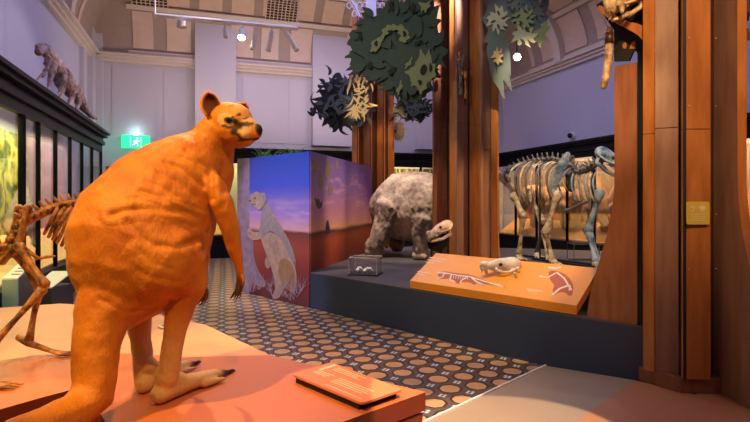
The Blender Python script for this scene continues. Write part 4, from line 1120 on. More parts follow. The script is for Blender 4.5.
sheet(fo1, M['leaf_dk'], c0+V((0, -.11, 0)), NF, spray(.05, -.1, .36, 20, .22, .09, 9)+[blob(leafy([(384, 52), (400, 44), (424, 46), (436, 60), (428, 82), (410, 98), (394, 88)], 6, 5))])
# olive shapes
for sd, pp in enumerate(([(370, 54), (372, 44), (380, 40), (383, 32), (388, 28), (394, 28), (402, 29), (408, 36), (409, 42), (404, 46), (398, 44), (401, 39), (396, 33), (390, 34), (384, 40), (381, 47), (376, 55)],
    [(420, 52), (424, 60), (428, 52), (430, 62), (434, 70), (434, 80), (428, 84), (424, 92), (419, 97), (416, 90), (410, 88), (410, 82), (404, 74), (412, 70), (416, 64)],
    [(418, 6), (424, 8), (430, 5), (428, 12), (424, 17), (420, 14)], [(396, 92), (401, 82), (402, 90), (397, 98)], [(405, 66), (412, 60), (410, 68), (404, 72)])):
    sheet(fo1, M['leaf_ol'], c0+V((0, -.135, 0)), NF, [blob(leafy(pp, sd+50, 1.3))])
for pp in ([(423, 66), (427, 72), (422, 80), (418, 74)], [(428, 64), (432, 72), (428, 77)], [(386, 34), (394, 34), (390, 38)], [(373, 46), (378, 43), (377, 51)], [(416, 82), (422, 84), (419, 90)], [(402, 33), (407, 38), (403, 42)], [(388, 12), (391, 2), (393, 16)], [(358, 40), (361, 32), (362, 44)], [(408, 14), (414, 4), (412, 20)], [(385, 74), (398, 68), (392, 78)], [(412, 48), (422, 42), (417, 50)], [(366, 68), (372, 62), (372, 72)]):
    sheet(fo1, M['black'], c0+V((0, -.152, 0)), NF, [blob(smooth_poly(pp, 1))], .004, 'leaf_slot')
MB().tube([at(400, 70, 7.08), at(436, 75, 7.40), at(440, 76, 7.52)], .03, 8).build('support_arm', M['wood_dk'], fo1)

def ball_canopy(name_l, u, v, Y, r, m1, m2, seed, n=44, rz=None):
    c = at(u, v, Y); f = thing('leaf_canopy', c, name_l, 'foliage'); rnd = random.Random(seed)
    rx = r; 
    sheet(f, m1, c+V((0, .05, 0)), NF, [jag(0, 0, rx*.78, (rz or r)*.78, 18, .35, seed)], .014)
    for q, (dy, mm) in enumerate(((0, m1), (-.06, m1), (-.12, m2))):
        pol = []
        for i in range(n if q < 2 else n//2):
            a = rnd.uniform(0, 2*PI); rr2 = (rnd.uniform(.25, .95) if q < 2 else rnd.uniform(.0, .7)); b = (rx*rr2*math.cos(a), (rz or r)*rr2*math.sin(a))
            pol.append(leaf_poly(b, rnd.uniform(0, 2*PI), r*rnd.uniform(.22, .42), r*rnd.uniform(.06, .14), rnd.uniform(-1.8, 1.8)))
        sheet(f, mm, c+V((0, dy, 0)), NF, pol, .01)
    return f
f2 = ball_canopy('round black-green canopy of curled cut-out leaves left of the far column', 341, 103, 10.4, .66, M['leaf_bk'], M['leaf_sl'], 11, 60)
MB().tube([at(349, 112, 10.5), at(356, 118, 10.78)], .03, 8).build('support_arm', M['wood_dk'], f2)
f3 = ball_canopy('slate grey canopy of curled leaves hanging under the largest canopy', 413, 109, 10.0, .46, M['leaf_bk'], M['leaf_sl'], 12, 40, .28)
MB().tube([at(398, 114, 10.05), at(391, 120, 10.78)], .03, 8).build('support_arm', M['wood_dk'], f3)
f4 = ball_canopy('small straw yellow leaf ball beside the far column', 398, 131, 11.2, .19, M['leaf_gd'], M['leaf_gd'], 13, 22, .26)
MB().tube([at(396, 131, 11.25), at(389, 132, 11.1)], .02, 8).build('support_arm', M['wood_dk'], f4)
# straw coloured leaves on the front of the far column
c = at(360, 84, 9.6); f5 = thing('leaf_canopy', c, 'straw coloured cut-out leaves hanging down the front of the far column', 'foliage')
rnd = random.Random(21); pol = []
for i in range(70):
    pol.append(leaf_poly((rnd.uniform(-.16, .20), rnd.uniform(-.55, .42)), -PI/2+rnd.uniform(-.9, .9), rnd.uniform(.12, .26), rnd.uniform(.02, .05), rnd.uniform(-.8, .8)))
sheet(f5, M['leaf_gd'], c, NF, pol); MB().tube([c+V((0, .02, .3)), c+V((0, 1.2, .3))], .02, 6).build('support_arm', M['wood_dk'], f5)
# right hand canopy on the middle column
YR = 7.25; mr = YR/F; c0 = at(515, 40, YR)
f6 = thing('leaf_canopy', c0, 'drooping grey and blue leaf canopy on the right of the middle column', 'foliage')
o2 = lambda pp: [((u-515)*mr, -(v-40)*mr) for u, v in pp]
sheet(f6, M['leaf_bl'], c0, NF, [o2(leafy([(500, -10), (546, -10), (548, 6), (546, 22), (538, 32), (526, 30), (512, 22), (498, 14)], 31, 3))], .014)
sheet(f6, M['leaf_sl'], c0+V((0, -.05, 0)), NF, [o2(leafy([(486, -8), (512, -8), (514, 14), (508, 30), (506, 50), (504, 72), (501, 100), (497, 84), (496, 66), (490, 50), (484, 40), (484, 16)], 32, 4))]+[leaf_poly(x, -PI/2+a, .45, .09, .2) for x, a in (((-.36, .0), -.1), ((-.30, -.1), .1), ((-.24, -.2), .05), ((-.18, -.32), .1), ((-.24, -.42), .0), ((-.34, -.28), .05), ((-.12, -.1), -.1))], .014)
M['leaf_pl'] = plain('pale sage painted ply', (.38, .40, .27), .6, .15, 4)
def star(u, v, ru, rv, n, sd, m, dy, holes=0):
    rnd = random.Random(sd); pg = o2(leafy([(u+ru*math.cos(2*PI*i/n)*rnd.uniform(.72, 1.05), v+rv*math.sin(2*PI*i/n)*rnd.uniform(.72, 1.05)) for i in range(n)], sd, max(ru, rv)*.28))
    o = sheet(f6, m, c0+V((0, dy, 0)), NF, [pg], .01)
    for i in range(holes):
        a = 2*PI*i/max(1, holes)+sd; cu, cv = u+ru*.48*math.cos(a), v+rv*.48*math.sin(a)
        lf = leaf_poly((0, 0), a, ru*.55*mr, ru*.22*mr, .5)
        q0 = o2([(cu, cv)])[0]; sheet(f6, M['leaf_bk'], c0+V((0, dy-.012, 0)), NF, [[(x+q0[0]-ru*.25*mr*math.cos(a), y+q0[1]-ru*.25*mr*math.sin(a)) for x, y in lf]], .003, 'leaf_slot')
star(497, 22, 11, 14, 11, 3, M['leaf_pl'], -.09, 4)
star(521, 20, 11, 11, 11, 5, M['leaf_ol'], -.10, 4)
star(523, 38, 14, 12, 9, 8, M['leaf_pl'], -.085, 2)
star(496, 58, 6, 9, 8, 9, M['leaf_gd'], -.10, 2)
star(513, 6, 9, 9, 9, 10, M['leaf_sl'], -.12, 2)
star(536, 12, 9, 12, 9, 12, M['leaf_sl'], -.04, 3)
sheet(f6, M['leaf_gd'], c0+V((0, -.03, 0)), NF, [o2(leafy([(526, -10), (552, -10), (548, 2), (536, 4)], 34, 2))], .012)
sheet(f6, M['leaf_ol'], c0+V((0, -.03, 0)), NF, [o2(leafy([(534, 32), (546, 22), (548, 30), (543, 44), (538, 48), (534, 40)], 35, 2))], .012)
MB().tube([at(500, 30, 7.3), at(494, 30, 7.52)], .03, 8).build('support_arm', M['wood_dk'], f6)
# scrap of straw leaves right of the largest column
c = at(747, 20, 6.2); f7 = thing('leaf_canopy', c, 'straw coloured leaves at the right edge behind the largest column', 'foliage')
sheet(f7, M['leaf_gd'], c, NF, spray(0, 0, .16, 16, .2, .07, 40)); MB().tube([c, c+V((.3, .3, .5))], .02, 6).build('support_arm', M['wood_dk'], f7)

# ------------------------------------------------------------------ sloping orange info panel and skull
F0 = V((.388, 5.876, 0))+PN*.012; F1 = V((1.746, 4.472, 0))+PN*.012; W = .47
ipn = thing('information_sign', (F0+F1)/2+V((0, 0, ZP)), 'large sloping orange information panel with a printed lizard on the blue plinth', 'sign')
zf0, zf1, zb_ = .50, .59, .875
fr0, fr1 = F0.copy(), F1.copy(); bk0, bk1 = F0+PN*W, F1+PN*W
slope = V((PN.x*W, PN.y*W, zb_-zf1)); up_n = PD.cross(slope).normalized(); up_n = up_n if up_n.z > 0 else -up_n
q = [V((fr0.x, fr0.y, zf1)), V((fr1.x, fr1.y, zf1)), V((bk1.x, bk1.y, zb_)), V((bk0.x, bk0.y, zb_))]
mbx = MB(); dn = V((0, 0, -.085)); mbx.prism([p+dn for p in q], -dn, 0, 1); mbx.build('slab', [M['orange_panel'], M['orange_side']], ipn, bevel=.004)
mbx = MB(); i0 = fr0.lerp(fr1, .03)+PN*.03; i1 = fr0.lerp(fr1, .97)+PN*.03; j0 = i0+PN*(W-.06); j1 = i1+PN*(W-.06)
t_ = (zb_-zf1)/W
vs = [V((i0.x, i0.y, ZP+.001)), V((i1.x, i1.y, ZP+.001)), V((j1.x, j1.y, ZP+.001)), V((j0.x, j0.y, ZP+.001)), V((i0.x, i0.y, zf1-.09+t_*.03)), V((i1.x, i1.y, zf1-.09+t_*.03)), V((j1.x, j1.y, zf1-.09+t_*(W-.03))), V((j0.x, j0.y, zf1-.09+t_*(W-.03)))]
mbx.add(vs, [(3, 2, 1, 0), (4, 5, 6, 7), (0, 1, 5, 4), (1, 2, 6, 5), (2, 3, 7, 6), (3, 0, 4, 7)]); mbx.build('support', M['black'], ipn)
def on_panel(u, v, lift=0):
    d = at(u, v, 1)-V((0, 0, CH)); o = V((0, 0, CH)); n = up_n; t = n.dot(q[0]-o)/n.dot(d); return o+d*t+n*lift
def pprint(pts, m, name, lift, sm=2):
    return MB().prism([on_panel(400+x/3.41, 230+y/3.41, lift) for x, y in (smooth_poly(pts, sm) if sm else pts)], up_n*.0012).build(name, m, ipn)
pprint([(125, 150), (150, 140), (190, 148), (240, 152), (290, 172), (340, 190), (372, 196), (300, 186), (262, 178), (255, 190), (240, 178), (210, 176), (196, 186), (186, 170), (160, 164), (140, 168)], M['print_br'], 'printed_lizard', .001)
mbx = MB()
def pline(pts, r=.0085):
    P = [on_panel(400+x/3.41, 230+y/3.41, .0026) for x, y in pts]; mbx.tube(P, r, 6, up_n, [.0015]*len(P))
pline([(128, 148), (150, 146), (190, 154), (240, 160), (290, 176), (350, 194)]); pline([(150, 150), (146, 160), (128, 166)]); pline([(175, 154), (170, 170), (186, 178)]); pline([(230, 160), (210, 172), (206, 180)]); pline([(245, 164), (262, 178), (280, 184)]); pline([(130, 144), (160, 150)], .010)
for i in range(7): pline([(184+8*i, 156+i*.8), (182+8*i, 166+i*.6)], .003)
mbx.build('printed_bones', M['text_w'], ipn)
pprint([(510, 160), (505, 145), (515, 138), (545, 142), (570, 155), (592, 185), (590, 215), (580, 228), (560, 210), (535, 215), (525, 225), (520, 205), (528, 190), (515, 175)], M['print_br'], 'printed_animal', .001)
mbx = MB()
pline([(508, 128), (530, 132), (547, 128)], .014); pline([(530, 148), (505, 162), (475, 160)], .009); pline([(475, 160), (482, 155)], .006); pline([(535, 145), (560, 165), (575, 190), (585, 205)], .008); pline([(575, 190), (545, 200), (528, 215), (520, 222)], .012); pline([(580, 190), (578, 206)], .008)
mbx.build('printed_bones', M['text_w'], ipn)
mbx = MB()
for x0_, y0_, x1_, y1_ in ((100, 92, 160, 101), (95, 100, 150, 108), (90, 108, 120, 112), (60, 140, 110, 148), (55, 148, 95, 154), (432, 200, 490, 208), (436, 206, 470, 211), (320, 182, 345, 186)):
    P = [on_panel(400+x/3.41, 230+y/3.41, .0012) for x, y in ((x0_, y0_), (x1_, y1_), (x1_-3, y1_+3), (x0_-3, y0_+3))]; mbx.prism(P, up_n*.001)
mbx.build('print', M['text'], ipn)
# white skull on it
c = on_panel(503, 271, .085)
s2 = thing('skull_cast', on_panel(503, 271), 'white cast skull resting on the sloping orange panel', 'skull')
skull(s2, c-up_n*.012, (-.93, .10, -.06), up_n, .42, M['bone_wh'], jaw=False)
m1 = MB()
for u, v in ((487, 274), (519, 272), (516, 277)):
    b = on_panel(u, v, .0); m1.tube([b, b+up_n*.05], [.012, .02], 8)
m1.organic('teeth', M['bone_wh'], s2, .006, 1)
# acrylic box with small lit bones
bc = [at(345, 276, 6.95), at(384, 276, 6.8)]
c = V((px(365, 7.0)[0], 7.0, ZP))
ab = thing('acrylic_case', c, 'small clear acrylic case holding tiny lit bones on the left end of the blue plinth', 'display case')
ux = PD; uy = PN; hw, hd_, hh_ = .255, .13, .24
o_ = c+V((.01, .02, 0))
def cw(a, b, z): return o_+ux*a+uy*b+V((0, 0, z))
ang = math.radians(38); ux = V((math.cos(ang-.9), math.sin(ang-.9), 0)); uy = V((-ux.y, ux.x, 0)); hw, hd_ = .19, .16
MB().prism([cw(-hw-.012, -hd_-.012, 0), cw(hw+.012, -hd_-.012, 0), cw(hw+.012, hd_+.012, 0), cw(-hw-.012, hd_+.012, 0)], (0, 0, .02)).build('base', M['black'], ab)
mbx = MB()
for a0_, b0_, a1_, b1_ in ((-1, -1, 1, -1), (1, -1, 1, 1), (1, 1, -1, 1), (-1, 1, -1, -1)):
    mbx.wallbox(cw(a0_*hw, b0_*hd_, 0), cw(a1_*hw, b1_*hd_, 0), .005, ZP+.02, ZP+hh_)
mbx.prism([cw(-hw, -hd_, hh_), cw(hw, -hd_, hh_), cw(hw, hd_, hh_), cw(-hw, hd_, hh_)], (0, 0, .005)); mbx.build('cover', M['glass'], ab)
mbx = MB()
for a0_, b0_ in ((-1, -1), (1, -1), (1, 1), (-1, 1)): mbx.tube([cw(a0_*hw, b0_*hd_, .02), cw(a0_*hw, b0_*hd_, hh_)], .004, 5, caps=False)
for zz in (hh_,):
    for a0_, b0_, a1_, b1_ in ((-1, -1, 1, -1), (1, -1, 1, 1), (1, 1, -1, 1), (-1, 1, -1, -1)): mbx.tube([cw(a0_*hw, b0_*hd_, zz), cw(a1_*hw, b1_*hd_, zz)], .004, 5, caps=False)
M['acr_edge'] = plain('polished acrylic edge', (.75, .62, .55), .2, .02); mbx.build('edges', M['acr_edge'], ab)
for (a_, b_, lab, l) in ((-.10, .02, 'tiny cream jaw bone at the left inside the acrylic case', .05), (.03, -.03, 'larger cream bone in the middle inside the acrylic case', .09)):
    t = thing('small_bone', cw(a_, b_, .02), lab, 'bone'); m1 = MB()
    m1.tube([cw(a_-l/2, b_, .055), cw(a_, b_+.01, .075), cw(a_+l/2, b_, .085)], [.02, .03, .018], 9); m1.ball(cw(a_-l/3, b_-.01, .05), .028); m1.tube([cw(a_, b_, .022), cw(a_, b_, .06)], .006, 6); m1.tube([cw(a_+l/2, b_, .08), cw(a_+l/2+.03, b_, .06)], [.014, .006], 7)
    m1.organic('bone', M['bone_wh'], t, .004, 1)
lamp('case_spot', 'SPOT', o_+V((-.2, -.5, 3.2)), 260, (1, .85, .6), o_+V((0, 0, .1)), .03, 10, .4)

# ------------------------------------------------------------------ shaggy diprotodon model
dp = thing('diprotodon_model', V((px(395, 9.4)[0], 9.4, ZP)), 'huge shaggy grey-brown wombat-like marsupial model standing behind the middle column', 'animal model')
k = MB(); HD = V((.80, -.60, 0)).normalized(); SD = V((HD.y, -HD.x, 0))
o_d = V((px(392, 9.5)[0], 9.5, ZP))
def dq(f, z, s=0): return o_d+HD*f+V((0, 0, z))+SD*s
k.tube([dq(-.12, .88), dq(.10, .90), dq(.45, .90), dq(.80, .90), dq(1.1, .92), dq(1.3, .93)], [.44, .60, .63, .60, .48, .34], 24, SD, [.38, .46, .48, .46, .38, .28])
k.tube([at(391, 208, 9.15), at(384, 226, 9.12), at(378, 240, 9.10), at(371, 248, 9.10)], [.30, .20, .165, .13], 16)
k.tube([at(380, 251, 9.12), at(368, 252, 9.10)], [.10, .10], 12)
k.tube([dq(-.05, .75, -.28), dq(-.15, .4, -.32), dq(-.10, .12, -.32)], [.28, .18, .13], 16)
for sg in (1, -1):
    k.tube([dq(.86, .70, sg*.26), dq(.82, .42, sg*.30), dq(.80, .14, sg*.31)], [.24, .16, .12], 16)
    k.tube([dq(.72, .07, sg*.31), dq(.92, .06, sg*.31)], [.075, .06], 12, SD, [.12, .11])
# head, low, in front
k.tube([dq(1.15, .95), dq(1.38, .86), dq(1.62, .74), dq(1.76, .68)], [.25, .21, .15, .12], 18, SD, [.23, .20, .14, .13])
for sg in (1, -1): k.ball(dq(1.24, 1.12, sg*.15), (.05, .05, .09), HD, V((0, 0, 1)))
def dcol(p, nn=None):
    n1 = noise.noise(p*3.2)+.5*noise.noise(p*12); return mixc((.24, .17, .13), (.60, .46, .35), min(1, max(0, .5+n1*.9)))
def ddisp(p, nn):
    q = V((p.x*16, p.y*16, p.z*6)); return .022*noise.noise(q)+.014*noise.noise(q*2.7)
k.organic('body', M['dfur'], dp, .018, 5, ddisp, dcol)
for sg in (1, -1): MB().ball(dq(1.50, .86, sg*.135), .022, seg=10).build('eye', M['eye'], dp, True)
MB().ball(dq(1.84, .70), (.05, .09, .06), HD, V((0, 0, 1)), 12).build('nose', M['claw'], dp, True)

# skull on a black stand in front of the middle column
s3 = thing('skull_cast', at(440, 240, 7.0), 'cream and orange fossil skull on a black stand left of the middle column', 'skull')
skull(s3, at(440, 230, 7.0), (-.8, -.45, -.35), (-.2, 0, 1), .46, bone('ochre stained cast bone', (.66, .38, .12), (.90, .87, .80), 12))
b = at(441, 246, 7.02)
MB().prism([at(u, v, 7.02) for u, v in smooth_poly([(427, 241), (436, 238), (446, 232), (450, 238), (446, 248), (438, 252), (429, 250)], 1)], (0, .05, 0)).build('cradle', M['black'], s3)
MB().tube([V((b.x, b.y+.02, ZP)), b+V((0, .02, 0))], .02, 8).build('post', M['black'], s3)

# ------------------------------------------------------------------ diprotodon skeleton
dsk = thing('diprotodon_skeleton', V((px(560, 8.6)[0], 8.6, ZP)), 'four-legged fossil skeleton of cream and blue-grey bones standing between two timber columns', 'skeleton')
W_, Bl, Dk = M['bone_cr'], M['bone_bl'], M['bone_dk']
def dY(u): return lerp(9.3, 7.9, (u-495)/115)
def sp3(u, v, o=0): return at(u, v, dY(u)+o)
SPn = [sp3(498, 180), sp3(508, 172), sp3(520, 164), sp3(535, 160), sp3(552, 158.5), sp3(566, 162), sp3(578, 172)]
spine(SPn, 20, .035, .045, V((0, 0, 1)), Dk, dsk, sp=1.6)
spine([sp3(578, 172), sp3(586, 170), sp3(594, 165), sp3(601, 160)], 7, .055, .055, V((0, 0, 1)), Dk, dsk, sp=1.0)
spine([sp3(498, 180), sp3(492, 190), sp3(489, 205), sp3(488, 222)], 9, .035, .015, V((-1, 0, 0)), W_, dsk, sp=.6)
for i in range(12):
    t = i/11; u = 518+t*54; Lr = [.5, .75, .95, 1.08, 1.15, 1.18, 1.15, 1.05, .95, .85, .75, .6][i]
    vtop = 164-4*math.sin(PI*t)+t*t*4
    for sg in (1, -1):
        o = .33*sg*(.75+.25*math.sin(PI*t))
        tp = sp3(u, vtop); P = curve3(tp, sp3(u-21+5*t, vtop+6, -o*1.6), sp3(u-10+5*t, vtop+37*Lr, -o*.95))
        rib(P, .0155, W_ if sg > 0 and i % 2 else Dk, dsk)
for i in range(7):
    u = 572+i*3.6; P = curve3(sp3(u+2, 173), sp3(u-4, 182, -.22), sp3(u+4, 201, -.15)); rib(P, .013, W_ if i % 2 else Bl, dsk)
p = MB(); p.tube([sp3(568, 154, -.28), sp3(563, 163, -.32), sp3(556, 177, -.36), sp3(553, 188, -.35), sp3(556, 197, -.33)], [.05, .075, .085, .06, .055], 12, V((.3, 1, .2)), [.02, .02, .02, .03, .045]); p.organic('scapula', Bl, dsk, .011, 1)
p = MB(); p.tube([sp3(572, 157, .28), sp3(569, 170, .33), sp3(572, 190, .33)], [.05, .09, .06], 12, V((.3, 1, .2)), [.022]*3); p.organic('scapula', Dk, dsk, .011, 1)
p = MB()
for sg in (1, -1): p.tube([sp3(496, 172, -.25*sg), sp3(504, 178, -.2*sg), sp3(512, 188, -.15*sg), sp3(514, 196, -.15*sg)], [.05, .09, .06, .07], 12, V((.3, 1, 0)), [.04]*4)
p.tube([sp3(503, 178, -.2), sp3(503, 178, .2)], [.05, .05], 9); p.organic('pelvis', W_, dsk, .012, 2)
def leg(pts, rs, names, mt):
    for (a, b), r, nm, m in zip(zip(pts, pts[1:]), rs, names, mt): bonestick(MB(), a, b, r, 1.75, bow=V((.0, 0, 0))).build(nm, m, dsk, True)
def pawb(c):
    p = MB(); c = V((c.x, c.y, ZP+.05)); p.ball(c, (.07, .06, .05))
    for j in range(4): p.tube([c+V((0, -.02, 0)), c+V((-.06+.045*j, -.12, -.02)), c+V((-.075+.055*j, -.17, -.033))], [.025, .02, .011], 7)
    return p.organic('foot', W_, dsk, .011, 1)
zf = lambda u, Y: V((*px(u, Y), ZP+.07))
leg([sp3(514, 196, -.25), sp3(523, 216, -.28), zf(519, 8.8)], (.048, .034), ('femur', 'tibia'), (W_, W_)); pawb(zf(519, 8.75))
leg([sp3(527, 192, .15), sp3(543, 222, .1), zf(537, 9.1)], (.048, .034), ('femur', 'tibia'), (W_, Dk)); pawb(zf(537, 9.05))
leg([sp3(558, 194, -.33), sp3(546, 233, -.35), zf(552.5, 8.15)], (.048, .036), ('humerus', 'forearm'), (W_, W_)); pawb(zf(553, 8.1))
bonestick(MB(), sp3(543, 235, -.35), zf(548, 8.2), .020).build('forearm', W_, dsk, True)
leg([sp3(600, 192, -.05), sp3(588, 231, -.1), zf(596, 7.75)], (.046, .036), ('humerus', 'forearm'), (Bl, Bl)); pawb(zf(596.5, 7.72))
bonestick(MB(), sp3(591, 233, -.1), zf(600, 7.85), .02).build('forearm', Bl, dsk, True)
leg([sp3(566, 211, -.2), sp3(585, 202, -.2)], (.022,), ('sternum',), (Dk,))
so = skull(dsk, at(611, 161, 7.75), (.55, -.55, -.62), (.2, 0, 1), .62, Bl)
mt = MB(); a = zf(528, 9.0); b = zf(600, 7.7); 
for o in (-.25, .25): mt.tube([V((a.x, a.y+o, ZP+.02)), V((b.x, b.y+o, ZP+.02))], .018, 6)
mt.build('base_rail', M['black'], dsk)
for u in (540, 592):
    b = sp3(u, 165); MB().tube([V((b.x, b.y, ZP)), b], .014, 8).build('mount', M['black'], dsk)
# small clear box at its feet
c = V((*px(583, 8.7), ZP)); bxs = thing('acrylic_case', c, 'low clear box with dark edges on the plinth beside the skeleton front foot', 'display case')
MB().box(c+V((0, 0, .14)), (.42, .3, .28)).build('cover', M['glass'], bxs)
mbx = MB()
for z in (.005, .28):
    for x0_, y0_, x1_, y1_ in ((-1, -1, 1, -1), (1, -1, 1, 1), (1, 1, -1, 1), (-1, 1, -1, -1)): mbx.tube([c+V((x0_*.21, y0_*.15, z)), c+V((x1_*.21, y1_*.15, z))], .007, 4, caps=False)
for x0_ in (-1, 1):
    for y0_ in (-1, 1): mbx.tube([c+V((x0_*.21, y0_*.15, 0)), c+V((x0_*.21, y0_*.15, .28))], .007, 4, caps=False)
mbx.build('edges', M['grey_block'], bxs)

# ------------------------------------------------------------------ models inside the cases
def beast(name, loc, h, L, dirv, mat, label, cat, group, rear=False, vox=.03):
    r = thing(name, loc, label, cat, group); d = V(dirv).normalized(); s = V((d.y, -d.x, 0)); q = lambda f, z, t=0: V(loc)+d*f*L+V((0, 0, z*h))+s*t*h
    m = MB()
    if rear:    # upright kangaroo pose
        m.tube([q(-.15, .28), q(-.08, .42), q(.02, .6), q(.08, .76), q(.10, .86)], [.15*h, .17*h, .13*h, .08*h, .055*h], 12)
        m.tube([q(-.15, .28), q(-.4, .1), q(-.8, .05)], [.09*h, .05*h, .02*h], 9)
        m.tube([q(.08, .88), q(.26, .87)], [.06*h, .03*h], 9)
        for sg in (1, -1):
            m.tube([q(-.05, .35, sg*.1), q(.12, .25, sg*.12), q(-.05, .1, sg*.12), q(.2, .03, sg*.12)], [.1*h, .06*h, .03*h, .025*h], 8)
            m.tube([q(.05, .66, sg*.08), q(.18, .52, sg*.08)], [.04*h, .02*h], 7); m.ball(q(.05, .97, sg*.04), (.02*h, .02*h, .05*h))
    else:
        m.tube([q(-.42, .62), q(-.2, .68), q(.1, .68), (q(.32, .70))], [.20*h, .27*h, .26*h, .19*h], 14)
        m.tube([q(.30, .72), q(.45, .74), q(.62, .64)], [.17*h, .14*h, .08*h], 12)
        for f in (-.34, .24):
            for sg in (1, -1): m.tube([q(f, .55, sg*.16), q(f-.02, .28, sg*.17), q(f+.01, .05, sg*.17), q(f+.05, .04, sg*.17)], [.14*h, .08*h, .06*h, .05*h], 9)
        for sg in (1, -1): m.ball(q(.42, .90, sg*.08), (.03*h, .03*h, .07*h))
        m.tube([q(-.45, .68), q(-.56, .5)], [.05*h, .02*h], 7)
    m.organic('body', mat, r, vox, 3); return r
gR = 'tan animal models in the right wall case'
for i, (b, h, L, dv, rear, lab) in enumerate(((12.6, 1.3, .9, DD*-1, False, 'tan bulky animal model at the far end of the right wall case, behind the ribs'), (11.3, 1.2, 1.0, DD*-1, False, 'tan four-legged animal model in the right wall case behind the skeleton hind legs'), (10.2, 1.75, .9, DD, True, 'upright tan kangaroo model in the right wall case behind the skeleton shoulder'), (9.3, 1.8, .9, DD*-1, True, 'upright tan kangaroo model in the right wall case nearest the largest column'))):
    beast('animal_model', room(9.0, b, .74), h, L, dv, M['tan_hide'], lab, 'animal model', gR, rear)
beast('animal_model', room(-2.4, 8.3, .80), 1.1, .8, DD, M['paper'], 'pale pinkish animal model inside the left wall case', 'animal model', None, True)

# ------------------------------------------------------------------ giant lizard model on top of the left case
lz = thing('lizard_model', room(-2.0, 8.4, 2.93), 'life-sized pinkish papier-mache giant lizard walking on top of the left wall case', 'animal model')
k = MB()
def lp(u, v, a=-2.03): return ray_a(u, v, a)
k.tube([lp(39, 50.5), lp(41, 49), lp(46, 50), lp(51, 56), lp(56, 66), lp(62, 76), lp(68, 85), lp(74, 92), lp(80, 101), lp(86, 110), lp(91, 116), lp(97, 118.5)], [.05, .07, .08, .085, .115, .145, .15, .125, .09, .065, .04, .018], 16)
k.tube([lp(38, 52), lp(39.5, 53.5)], [.05, .04], 9)
for pts, rr2 in (([(48, 58), (47, 68), (42.5, 77)], (.06, .038, .03)), ([(53, 64), (50.5, 78), (48.5, 88), (46.5, 91)], (.075, .05, .035, .035)), ([(62, 76), (62, 88), (61, 98), (59.5, 99.5)], (.085, .06, .045, .045)), ([(70, 88), (71.5, 98), (70, 106)], (.10, .065, .045)), ([(75, 93), (78, 103), (77, 111)], (.09, .06, .04))):
    k.tube([lp(u, v, -1.98) for u, v in pts], [q*.8 for q in rr2], 10)
def ldisp(p, nn): return .012*noise.noise(p*11)+.014*noise.noise(p*26)
k.organic('body', M['paper'], lz, .018, 1, ldisp)
for u0, v0, u1, v1 in ((41, 75, 32, 86), (49, 80, 50, 93), (60, 92, 55, 99), (74, 99, 72, 106)): MB().tube([lp(u0, v0, -1.98), lp(u1, v1, -1.98)], .012, 6).build('support_rod', M['paper'], lz)
# dark conduits/ball on right cornice of wall: small camera
c = ray_a(570, 135.5, AR-.12)
cm = thing('dome_camera', c, 'small black dome camera on the right wall just above the case', 'camera')
MB().ball(c, .07, seg=14).build('dome', M['black'], cm, True)
MB().tube([c+RD*.03, c+RD*.12], .09, 14, caps=False).build('mount', M['white'], cm)

# ------------------------------------------------------------------ lights
LIL = (.60, .56, 1.0); WARM = (1, .55, .16); ORG = (1, .56, .22)
lamp('hall_fill', 'AREA', room(3.2, 9.5, 6.6), 330, LIL, room(3.2, 9.5, 0), 7)  # added lilac area fill for the ambient light, no fixture modelled
lamp('hall_fill', 'AREA', room(3.2, 1.0, 5.6), 42, (.85, .62, .75), room(3.2, 3.0, 0), 5)  # second added fill, softening the shadows at the near end
lamp('wall_washer', 'AREA', room(1.5, 12.6, 3.3), 75, (1, .72, .56), room(1.5, 14.2, 7.0), 6, sy=.4)
lamp('kangaroo_key', 'SPOT', (-2.7, 1.0, 5.3), 1080, WARM, at(160, 205, 2.8), .05, 32, .7)
lamp('kangaroo_key', 'SPOT', (.2, .2, 4.6), 460, WARM, at(180, 200, 2.9), .05, 40, .6)
lamp('kangaroo_back', 'SPOT', (-1.9, 6.2, 5.4), 700, (1, .60, .26), at(200, 250, 3.0), .04, 44, .5)
lamp('slab_spot', 'SPOT', (-2.6, 4.6, 5.0), 120, (1, .66, .34), (-2.2, 4.2, .4), .05, 46, .6)
lamp('ramp_spot', 'SPOT', (.6, .4, 5.2), 2200, (1, .70, .42), (.75, 2.95, 0), .02, 17, .12)
lamp('panel_spot', 'SPOT', (.2, 3.6, 5.2), 470, (1, .68, .30), (1.25, 5.5, .7), .04, 24, .5)
lamp('aisle_spot', 'SPOT', (-1.0, 3.8, 5.6), 300, (1, .86, .72), (.2, 5.2, 0), .06, 50, .8)
lamp('aisle_spot', 'SPOT', (-2.0, 8.8, 5.6), 330, (1, .84, .70), (-2.3, 9.5, 0), .06, 60, .8)
lamp('column_spot', 'SPOT', (4.6, 5.2, 3.6), 520, ORG, at(476, 225, 7.5), .05, 26, .7)
lamp('column_spot', 'SPOT', (.5, 5.4, 4.4), 300, (1, .6, .35), at(462, 225, 7.5), .05, 26, .7)
lamp('column_spot', 'SPOT', (.4, 8.4, 3.8), 200, ORG, at(380, 150, 10.8), .05, 30, .6)
lamp('column_spot', 'SPOT', (1.5, .8, 4.9), 600, ORG, at(690, 70, 3.8), .05, 34, .8)
lamp('column_spot', 'SPOT', (3.0, 1.0, 4.9), 90, ORG, at(694, 210, 3.8), .05, 40, .7)
lamp('buttress_spot', 'SPOT', (.2, 1.6, 3.3), 170, (1, .58, .26), at(627, 110, 4.1), .05, 16, .7)
lamp('skeleton_spot', 'SPOT', (1.4, 5.2, 5.0), 800, (1, .78, .46), at(555, 200, 8.4), .05, 30, .5)
lamp('skeleton_spot', 'SPOT', (5.4, 7.0, 5.0), 200, (.6, .72, 1), at(590, 170, 8.0), .05, 40, .5)
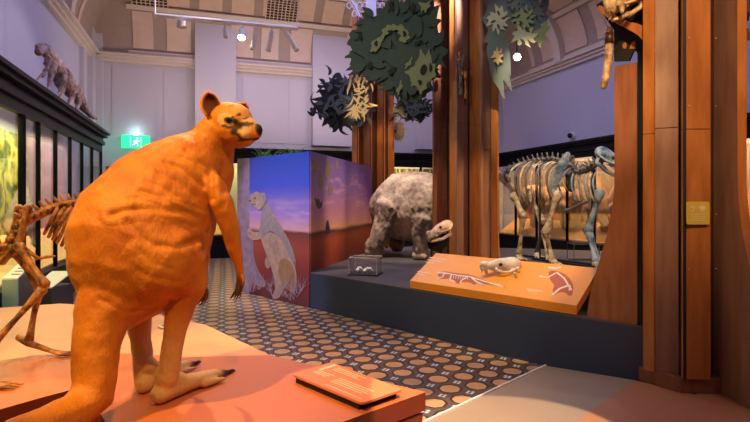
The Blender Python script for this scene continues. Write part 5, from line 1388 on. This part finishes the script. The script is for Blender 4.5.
lamp('animal_spot', 'SPOT', (.1, 7.6, 5.2), 900, (1, .80, .58), at(404, 205, 9.2), .05, 34, .6)
lamp('mural_spot', 'SPOT', (-2.9, 5.6, 5.0), 800, (.92, .86, 1), (-1.45, 7.8, 1.2), .05, 34, .6)
lamp('mural_spot', 'SPOT', (1.4, 7.0, 5.0), 620, (1, .80, .66), (-.45, 8.9, 1.3), .05, 34, .6)
lamp('lizard_spot', 'SPOT', room(1.5, 7.5, 5.2), 260, (1, .75, .72), room(-2.3, 9.2, 3.5), .05, 36, .6)
lamp('leaf_spot', 'SPOT', (-.8, 3.8, 3.9), 110, (.9, .9, .75), at(400, 60, 7.0), .05, 40, .6)
lamp('leaf_spot', 'SPOT', (-.9, 7.4, 3.2), 130, (1, .78, .45), at(378, 110, 10.6), .05, 26, .6)
lamp('leaf_spot', 'SPOT', (1.2, 4.6, 4.3), 70, (.95, .92, .8), at(513, 35, 7.2), .05, 26, .6)
lamp('tusk_spot', 'SPOT', (1.6, 2.4, 4.4), 110, (1, .66, .3), at(612, 40, 4.1), .03, 26, .6)
lamp('skel_left_spot', 'SPOT', (-3.0, 1.8, 4.6), 330, (1, .58, .20), at(40, 260, 3.5), .04, 30, .5)
lamp('lit_lamp', 'SPOT', sc_+V((-.02, -.10, -.05)), 60, (1, .8, .55), V((0, 2, .5)), .05, 70, .8)

w = bpy.data.worlds.new('World'); scene.world = w; w.use_nodes = True
w.node_tree.nodes['Background'].inputs[0].default_value = (.50, .36, .50, 1); w.node_tree.nodes['Background'].inputs[1].default_value = .09

cam = bpy.data.cameras.new('Camera'); co = bpy.data.objects.new('Camera', cam); col.objects.link(co)
co.location = (0, 0, CH); co.rotation_euler = (PI/2, 0, 0)
cam.sensor_width = 36; cam.lens = F/750*36; cam.shift_y = -(211-HZ)/750; cam.clip_start = .05
scene.camera = co
scene.view_settings.view_transform = 'Standard'; scene.view_settings.look = 'None'; scene.view_settings.gamma = 1
scene.view_settings.exposure = .08; scene.view_settings.use_curve_mapping = False
